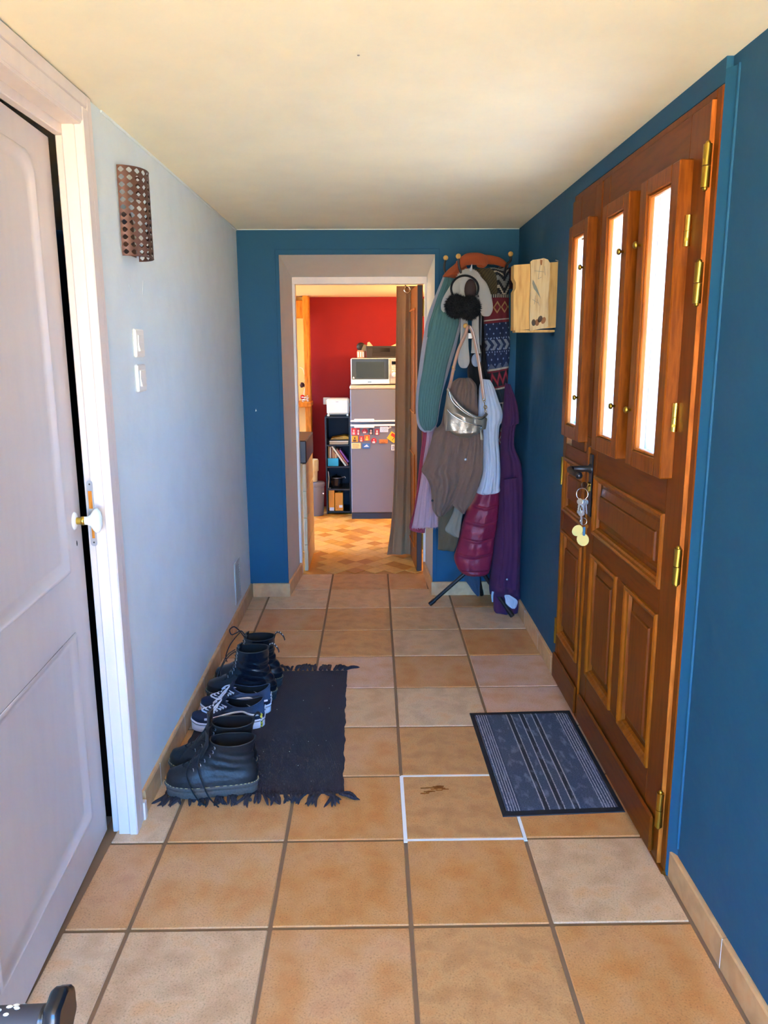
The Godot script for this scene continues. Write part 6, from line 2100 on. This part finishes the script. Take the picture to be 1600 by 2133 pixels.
	put("knit_front", drape([[Vector3(0.352, 1.707, -3.958), Vector3(0.4, 1.697, -3.958)],
		[Vector3(0.336, 1.654, -3.958), Vector3(0.421, 1.639, -3.958)],
		[Vector3(0.314, 1.592, -3.958), Vector3(0.422, 1.562, -3.958)],
		[Vector3(0.293, 1.524, -3.958), Vector3(0.424, 1.494, -3.958)],
		[Vector3(0.281, 1.465, -3.958), Vector3(0.416, 1.455, -3.958)],
		[Vector3(0.265, 1.397, -3.958), Vector3(0.401, 1.396, -3.958)],
		[Vector3(0.254, 1.323, -3.958), Vector3(0.379, 1.322, -3.958)],
		[Vector3(0.243, 1.248, -3.958), Vector3(0.362, 1.252, -3.958)],
		[Vector3(0.23, 1.173, -3.958), Vector3(0.347, 1.172, -3.958)],
		[Vector3(0.224, 1.097, -3.958), Vector3(0.331, 1.096, -3.958)],
		[Vector3(0.225, 1.035, -3.958), Vector3(0.324, 1.035, -3.958)],
		[Vector3(0.234, 0.989, -3.958), Vector3(0.313, 0.989, -3.958)],
		[Vector3(0.255, 0.96, -3.958), Vector3(0.288, 0.96, -3.958)]], 0.034, {"folds": 0.8, "amp": 0.003, "ribs": 9.0, "rib_amp": 0.0055, "n": 160, "per": 10}), "teal_knit", t)
	put("fold_edge", drape([[Vector3(0.349, 1.7, -3.945), Vector3(0.374, 1.696, -3.945)],
		[Vector3(0.332, 1.653, -3.945), Vector3(0.359, 1.648, -3.945)],
		[Vector3(0.313, 1.605, -3.945), Vector3(0.34, 1.596, -3.945)],
		[Vector3(0.293, 1.543, -3.945), Vector3(0.321, 1.533, -3.945)],
		[Vector3(0.274, 1.48, -3.945), Vector3(0.299, 1.47, -3.945)],
		[Vector3(0.266, 1.421, -3.945), Vector3(0.284, 1.416, -3.945)]], 0.02, {"folds": 0.5, "amp": 0.002, "ribs": 2.0, "n": 48}), "teal_knit", t)
	# --- rust beret and scarf over the top
	t = thing("rust_scarf", "rust orange knitted scarf draped over the top of the coat stand", "scarf", Vector3(0.5, 1.75, -3.97))
	put("drape", drape([[Vector3(0.418, 1.787, -3.955), Vector3(0.433, 1.789, -3.955)],
		[Vector3(0.396, 1.763, -3.955), Vector3(0.446, 1.766, -3.955)],
		[Vector3(0.367, 1.74, -3.955), Vector3(0.466, 1.735, -3.955)],
		[Vector3(0.345, 1.716, -3.955), Vector3(0.456, 1.713, -3.955)],
		[Vector3(0.34, 1.706, -3.955), Vector3(0.407, 1.699, -3.955)]], 0.045, {"folds": 1.2, "amp": 0.006, "n": 64}), "rust_wool", t)
	var rp = [Vector3(0.411, 1.755, -3.9), Vector3(0.448, 1.778, -3.885), Vector3(0.493, 1.782, -3.885), Vector3(0.525, 1.779, -3.9), Vector3(0.531, 1.764, -3.92), Vector3(0.503, 1.755, -3.9)]
	put("rolled_edge", MB.new().tube(spline(rp, 6), [0.020, 0.021, 0.022, 0.023, 0.024, 0.025, 0.027, 0.028, 0.028, 0.028, 0.028, 0.028, 0.028, 0.028, 0.027, 0.027, 0.026, 0.026, 0.026, 0.025, 0.025, 0.024, 0.023, 0.022, 0.021, 0.02, 0.018, 0.016, 0.014, 0.012, 0.008], 14), "rust_wool", t)
	put("tail", MB.new().tube(spline([Vector3(0.52, 1.787, -3.95), Vector3(0.569, 1.786, -3.965), Vector3(0.617, 1.777, -3.97), Vector3(0.658, 1.752, -3.96)], 5), [0.02, 0.021, 0.022, 0.022, 0.022, 0.022, 0.022, 0.021, 0.02, 0.02, 0.019, 0.018, 0.016, 0.013, 0.010, 0.006], 12), "rust_wool", t)
	# --- brown wool coat in front
	t = cloth_thing("wool_coat", "grey-brown wool coat in the middle of the coat stand behind the metallic bag", "coat", "body",
		drape([[Vector3(0.417, 1.223, -3.89), Vector3(0.477, 1.223, -3.89)],
		[Vector3(0.387, 1.2, -3.89), Vector3(0.505, 1.189, -3.89)],
		[Vector3(0.367, 1.15, -3.89), Vector3(0.509, 1.144, -3.89)],
		[Vector3(0.35, 1.08, -3.89), Vector3(0.515, 1.069, -3.89)],
		[Vector3(0.334, 1, -3.89), Vector3(0.521, 0.999, -3.89)],
		[Vector3(0.303, 0.966, -3.89), Vector3(0.532, 0.974, -3.89)],
		[Vector3(0.281, 0.895, -3.89), Vector3(0.531, 0.903, -3.89)],
		[Vector3(0.256, 0.813, -3.89), Vector3(0.527, 0.811, -3.89)],
		[Vector3(0.238, 0.766, -3.89), Vector3(0.521, 0.759, -3.89)],
		[Vector3(0.262, 0.73, -3.89), Vector3(0.514, 0.718, -3.89)],
		[Vector3(0.284, 0.678, -3.89), Vector3(0.476, 0.671, -3.89)],
		[Vector3(0.291, 0.615, -3.89), Vector3(0.435, 0.624, -3.89)],
		[Vector3(0.297, 0.562, -3.89), Vector3(0.389, 0.572, -3.89)],
		[Vector3(0.317, 0.53, -3.89), Vector3(0.359, 0.538, -3.89)]], 0.062, {"folds": 2.6, "amp": 0.016, "phase": 0.3, "drift": 1.0}), "taupe_wool")
	put("sleeve", drape([[Vector3(0.466, 0.949, -3.845), Vector3(0.538, 0.979, -3.845)],
		[Vector3(0.467, 0.888, -3.845), Vector3(0.54, 0.908, -3.845)],
		[Vector3(0.455, 0.843, -3.845), Vector3(0.54, 0.817, -3.845)],
		[Vector3(0.441, 0.787, -3.845), Vector3(0.538, 0.756, -3.845)],
		[Vector3(0.421, 0.726, -3.845), Vector3(0.523, 0.704, -3.845)],
		[Vector3(0.399, 0.659, -3.845), Vector3(0.507, 0.653, -3.845)],
		[Vector3(0.387, 0.607, -3.845), Vector3(0.488, 0.611, -3.845)],
		[Vector3(0.421, 0.57, -3.845), Vector3(0.464, 0.575, -3.845)],
		[Vector3(0.444, 0.55, -3.845), Vector3(0.452, 0.552, -3.845)]], 0.034, {"folds": 1.4, "amp": 0.008, "phase": 2.0, "n": 72}), "taupe_wool", t)
	put("snap_button", MB.new().ball(Vector3(0.449, 0.832, -3.805), 0.007, Vector3(1, 1, 0.5), 12), "steel", t)
	put("button", MB.new().ball(Vector3(0.289, 0.623, -3.83), 0.006, Vector3(1, 1, 0.5), 12), "black_plastic", t)
	# --- white plush hat with long ears
	t = thing("plush_hat", "white plush animal hat with horn, floppy ears and long paw tails", "hat", Vector3(0.47, 1.3, -3.86))
	put("hood", MB.new().ball(Vector3(0.459, 1.666, -3.885), 0.068, Vector3(0.95, 1.05, 0.75), 28), "plush_white", t)
	fur("hood_pile", t, Vector3(0.459, 1.666, -3.885), Vector3(0.0645, 0.071, 0.051), 900, 0.009, "plush_white")
	put("horn", MB.new().tube([Vector3(0.46, 1.704, -3.865), Vector3(0.464, 1.721, -3.862), Vector3(0.468, 1.738, -3.86), Vector3(0.471, 1.755, -3.86)], [0.011, 0.008, 0.005, 0.0012], 12), "white_cotton", t)
	put("ear", drape([[Vector3(0.383, 1.679, -3.86), Vector3(0.436, 1.674, -3.86)],
		[Vector3(0.359, 1.642, -3.86), Vector3(0.417, 1.632, -3.86)],
		[Vector3(0.337, 1.605, -3.86), Vector3(0.398, 1.595, -3.86)],
		[Vector3(0.326, 1.572, -3.86), Vector3(0.375, 1.562, -3.86)],
		[Vector3(0.327, 1.548, -3.86), Vector3(0.36, 1.543, -3.86)],
		[Vector3(0.338, 1.535, -3.86), Vector3(0.35, 1.535, -3.86)]], 0.028, {"folds": 0.6, "amp": 0.004, "n": 56}), "plush_white", t)
	put("ear", drape([[Vector3(0.48, 1.703, -3.865), Vector3(0.514, 1.698, -3.865)],
		[Vector3(0.49, 1.679, -3.865), Vector3(0.541, 1.67, -3.865)],
		[Vector3(0.503, 1.632, -3.865), Vector3(0.559, 1.632, -3.865)],
		[Vector3(0.511, 1.585, -3.865), Vector3(0.572, 1.585, -3.865)],
		[Vector3(0.513, 1.547, -3.865), Vector3(0.575, 1.547, -3.865)],
		[Vector3(0.523, 1.521, -3.865), Vector3(0.564, 1.521, -3.865)],
		[Vector3(0.537, 1.515, -3.865), Vector3(0.552, 1.515, -3.865)]], 0.03, {"folds": 0.6, "amp": 0.004, "n": 56}), "plush_white", t)
	put("paw_tail", drape([[Vector3(0.416, 1.605, -3.87), Vector3(0.458, 1.605, -3.87)],
		[Vector3(0.423, 1.51, -3.87), Vector3(0.457, 1.51, -3.87)],
		[Vector3(0.422, 1.443, -3.87), Vector3(0.459, 1.443, -3.87)],
		[Vector3(0.42, 1.371, -3.87), Vector3(0.462, 1.371, -3.87)],
		[Vector3(0.413, 1.332, -3.87), Vector3(0.466, 1.337, -3.87)],
		[Vector3(0.413, 1.298, -3.87), Vector3(0.468, 1.298, -3.87)],
		[Vector3(0.424, 1.276, -3.87), Vector3(0.456, 1.274, -3.87)],
		[Vector3(0.436, 1.271, -3.87), Vector3(0.446, 1.271, -3.87)]], 0.026, {"folds": 0.8, "amp": 0.004, "n": 56}), "plush_white", t)
	put("paw_tail", drape([[Vector3(0.466, 1.605, -3.872), Vector3(0.51, 1.605, -3.872)],
		[Vector3(0.476, 1.51, -3.872), Vector3(0.51, 1.51, -3.872)],
		[Vector3(0.477, 1.443, -3.872), Vector3(0.512, 1.443, -3.872)],
		[Vector3(0.477, 1.371, -3.872), Vector3(0.517, 1.37, -3.872)],
		[Vector3(0.475, 1.342, -3.872), Vector3(0.526, 1.341, -3.872)]], 0.026, {"folds": 0.8, "amp": 0.004, "phase": 2.0, "n": 56}), "plush_white", t)
	put("paw_pad", MB.new().ball(Vector3(0.499, 1.309, -3.862), 0.028, Vector3(0.82, 1.15, 0.7), 20), "plush_blue", t)
	put("care_label", bx(Vector3(0.456, 1.411, -3.835), Vector3(0.475, 1.436, -3.833), 0.0005), "white_plastic", t)
	# --- black ear muffs
	t = thing("ear_muffs", "black furry ear muffs with a thin headband in front of the white plush hat", "ear muffs", Vector3(0.45, 1.55, -3.82))
	var bp = []
	for i in 25:
		var a = lerpf(-0.55, PI + 0.55, i / 24.0)
		bp.append(Vector3(0.433, 1.641, -3.815) + Vector3(cos(a) * 0.064, sin(a) * 0.058, 0.0))
	put("headband", MB.new().tube(bp, 0.0085, 10, true, 0.6), "fur_black", t)
	mat("pad_brown", "2c1a16", 0.8)
	put("inner_pad", MB.new().ball(Vector3(0.461, 1.635, -3.825), 0.040, Vector3(0.72, 1.25, 0.4), 18), "pad_brown", t)
	for e in [[Vector3(0.392, 1.559, -3.8), Vector3(0.048, 0.050, 0.038)], [Vector3(0.453, 1.552, -3.805), Vector3(0.052, 0.052, 0.038)]]:
		var pm = put("ear_pad", MB.new().ball(e[0], 1.0, e[1] * 0.95, 20), "fur_black", t)
		var f = fur("fur", pm, e[0], e[1], 1500, 0.013, "fur_black")
	# --- metallic bum bag
	bag()

func bag():
	var m = mat("metallic_leather", "a39684", 0.4, 0.75)
	bump(m, T.rough, 0.15)
	m.uv1_triplanar = true
	m.uv1_scale = Vector3.ONE * 3
	mat("strap_pink", "a8806c", 0.7)
	mat("strap_white", "e4dcd4", 0.7)
	mat("zip_silver", "c8c4bc", 0.25, 1.0)
	var t = thing("crossbody_bag", "bronze metallic crossbody belt bag hanging from the lower front hook", "bag", Vector3(0.445, 0.968, -3.79))
	# lower pouch, upper pouch, flap of the top
	put("pouch", drape([[Vector3(0.355, 1.177, -3.79), Vector3(0.362, 1.177, -3.79)],
		[Vector3(0.35, 1.146, -3.79), Vector3(0.388, 1.128, -3.79)],
		[Vector3(0.346, 1.107, -3.79), Vector3(0.428, 1.083, -3.79)],
		[Vector3(0.343, 1.068, -3.79), Vector3(0.482, 1.046, -3.79)],
		[Vector3(0.342, 1.039, -3.79), Vector3(0.542, 1.038, -3.79)],
		[Vector3(0.343, 1.009, -3.79), Vector3(0.546, 1.015, -3.79)],
		[Vector3(0.349, 0.976, -3.79), Vector3(0.541, 0.983, -3.79)],
		[Vector3(0.36, 0.988, -3.79), Vector3(0.534, 0.994, -3.79)],
		[Vector3(0.38, 0.961, -3.79), Vector3(0.514, 0.967, -3.79)],
		[Vector3(0.42, 0.94, -3.79), Vector3(0.464, 0.94, -3.79)]], 0.05, {"folds": 0.9, "amp": 0.004, "phase": 1.2, "per": 10}), "metallic_leather", t)
	put("top_piping", MB.new().tube(spline([Vector3(0.354, 1.177, -3.765), Vector3(0.379, 1.132, -3.752), Vector3(0.417, 1.089, -3.745), Vector3(0.473, 1.05, -3.745), Vector3(0.515, 1.035, -3.752), Vector3(0.543, 1.057, -3.77)], 6), 0.0075, 8), "metallic_leather", t)
	var zp = [Vector3(0.359, 1.162, -3.742), Vector3(0.373, 1.122, -3.738), Vector3(0.405, 1.088, -3.736), Vector3(0.451, 1.055, -3.736), Vector3(0.507, 1.034, -3.74), Vector3(0.531, 1.045, -3.75)]
	put("zip", MB.new().tube(spline(zp, 6), 0.0028, 6), "zip_silver", t)
	var zp2 = [Vector3(0.351, 1.08, -3.745), Vector3(0.374, 1.056, -3.738), Vector3(0.419, 1.029, -3.734), Vector3(0.472, 1.01, -3.734), Vector3(0.517, 1, -3.74)]
	put("zip", MB.new().tube(spline(zp2, 6), 0.0030, 6), "zip_silver", t)
	put("zip_pull", MB.new().tube([Vector3(0.348, 1.061, -3.735), Vector3(0.348, 1.02, -3.733), Vector3(0.344, 0.981, -3.733)], [0.002, 0.0045, 0.005], 6, true, 0.4), "metallic_leather", t)
	# strap: up from the left end over the hook and down to the right end
	var a = [Vector3(0.36, 1.17, -3.8), Vector3(0.373, 1.216, -3.8), Vector3(0.384, 1.275, -3.8), Vector3(0.406, 1.355, -3.805), Vector3(0.436, 1.422, -3.81), Vector3(0.449, 1.46, -3.815), Vector3(0.459, 1.465, -3.82), Vector3(0.472, 1.444, -3.815), Vector3(0.492, 1.366, -3.81), Vector3(0.508, 1.276, -3.8), Vector3(0.532, 1.128, -3.8)]
	var band = func(path: Array, off: float, hw: float, th: float):
		var p = spline(path, 6)
		var w = MB.new()
		var rings = []
		for i in p.size():
			var d: Vector3 = (p[mini(i + 1, p.size() - 1)] - p[maxi(i - 1, 0)]).normalized()
			var s = d.cross(Vector3(0, 0, 1)).normalized()
			var f = s.cross(d).normalized()
			var c: Vector3 = p[i] + s * off
			rings.append([c - s * hw - f * th, c + s * hw - f * th, c + s * hw + f * th, c - s * hw + f * th])
		w.loft(rings)
		return w
	put("strap", band.call(a, 0.0, 0.0075, 0.0012), "strap_pink", t)
	put("strap_stripe", band.call(a.slice(6), -0.003, 0.0014, 0.0016), "strap_white", t)
	for e in [[Vector3(0.361, 1.17, -3.8), 0.008], [Vector3(0.384, 1.277, -3.8), 0.007], [Vector3(0.532, 1.124, -3.8), 0.007], [Vector3(0.537, 1.088, -3.78), 0.008]]:
		put("ring", MB.new().torus(e[0], Vector3(0.2, 0.1, 1), e[1], 0.0018, 16, 6), "brass", t)
	var ch = MB.new()
	for i in 6:
		ch.torus(Vector3(0.534, 1.114, -3.8).lerp(Vector3(0.54, 1.056, -3.78), i / 5.0), Vector3(1, 0, 0) if i % 2 else Vector3(0, 0, 1), 0.005, 0.0013, 12, 5)
		ch.torus(Vector3(0.386, 1.266, -3.8).lerp(Vector3(0.362, 1.175, -3.8), i / 5.0), Vector3(1, 0, 0) if i % 2 else Vector3(0, 0, 1), 0.005, 0.0013, 12, 5)
	put("chain", ch, "brass", t)
	var tas = MB.new()
	for i in 9:
		var o = Vector3(cos(i * 0.7) * 0.004, 0, sin(i * 0.7) * 0.004)
		tas.tube([Vector3(0.512, 0.981, -3.75) + o * 0.4, Vector3(0.516, 0.953, -3.745) + o, Vector3(0.519, 0.935, -3.745) + o * 1.3], 0.0018, 5)
	put("tassel", tas, "metallic_leather", t)
	put("tassel_ring", MB.new().torus(Vector3(0.508, 0.995, -3.742), Vector3(0, 0, 1), 0.006, 0.0016, 14, 6), "chrome", t)

# ---------------------------------------------------------------- a piece of equipment at the very front
func foreground():
	var t = thing("folding_stand", "paint-spattered grey tube with a black clamp knob at the bottom left corner", "stand", Vector3(-0.56, 0, -0.84))
	var m = mat("spatter_grey", "3c3d44", 0.5)
	put("tube", MB.new().tube([Vector3(-0.56, 0.525, -0.84), Vector3(-0.425, 0.525, -0.845)], 0.0235, 24), m, t)
	put("post", MB.new().tube([Vector3(-0.55, 0.0, -0.84), Vector3(-0.55, 0.515, -0.84)], 0.016, 16), m, t)
	put("base", MB.new().lathe([Vector2(0.07, 0.0), Vector2(0.07, 0.01), Vector2(0.03, 0.02)], Transform3D(Basis.IDENTITY, Vector3(-0.55, 0.0005, -0.84)), 24), m, t)
	var sp = MB.new()
	for i in 34:
		var a = rng.randf_range(0.1, 2.4)
		var x = rng.randf_range(-0.55, -0.44)
		sp.ball(Vector3(x, 0.525 + sin(a) * 0.0233, -0.843 + cos(a) * 0.0233), rng.randf_range(0.0012, 0.0034), Vector3(1.4, 0.5, 1), 8)
	put("paint_spots", sp, "white_gloss", t).set_meta("kind", "stuff")
	put("collar", MB.new().tube([Vector3(-0.432, 0.533, -0.845), Vector3(-0.408, 0.535, -0.845)], 0.010, 16), "chrome", t)
	# knob: scalloped disc facing right
	var rings = []
	for s in [[-0.415, 0.020], [-0.413, 0.030], [-0.408, 0.034], [-0.398, 0.0345], [-0.394, 0.032], [-0.392, 0.028]]:
		var ring = []
		for j in 60:
			var a = TAU * j / 60
			var r: float = s[1] * (1.0 + 0.045 * cos(a * 7))
			ring.append(Vector3(s[0], 0.538 + sin(a) * r, -0.845 + cos(a) * r))
		rings.append(vflip(ring))
	put("knob", MB.new().loft(rings), mat("knob_black", "14161c", 0.25), t)
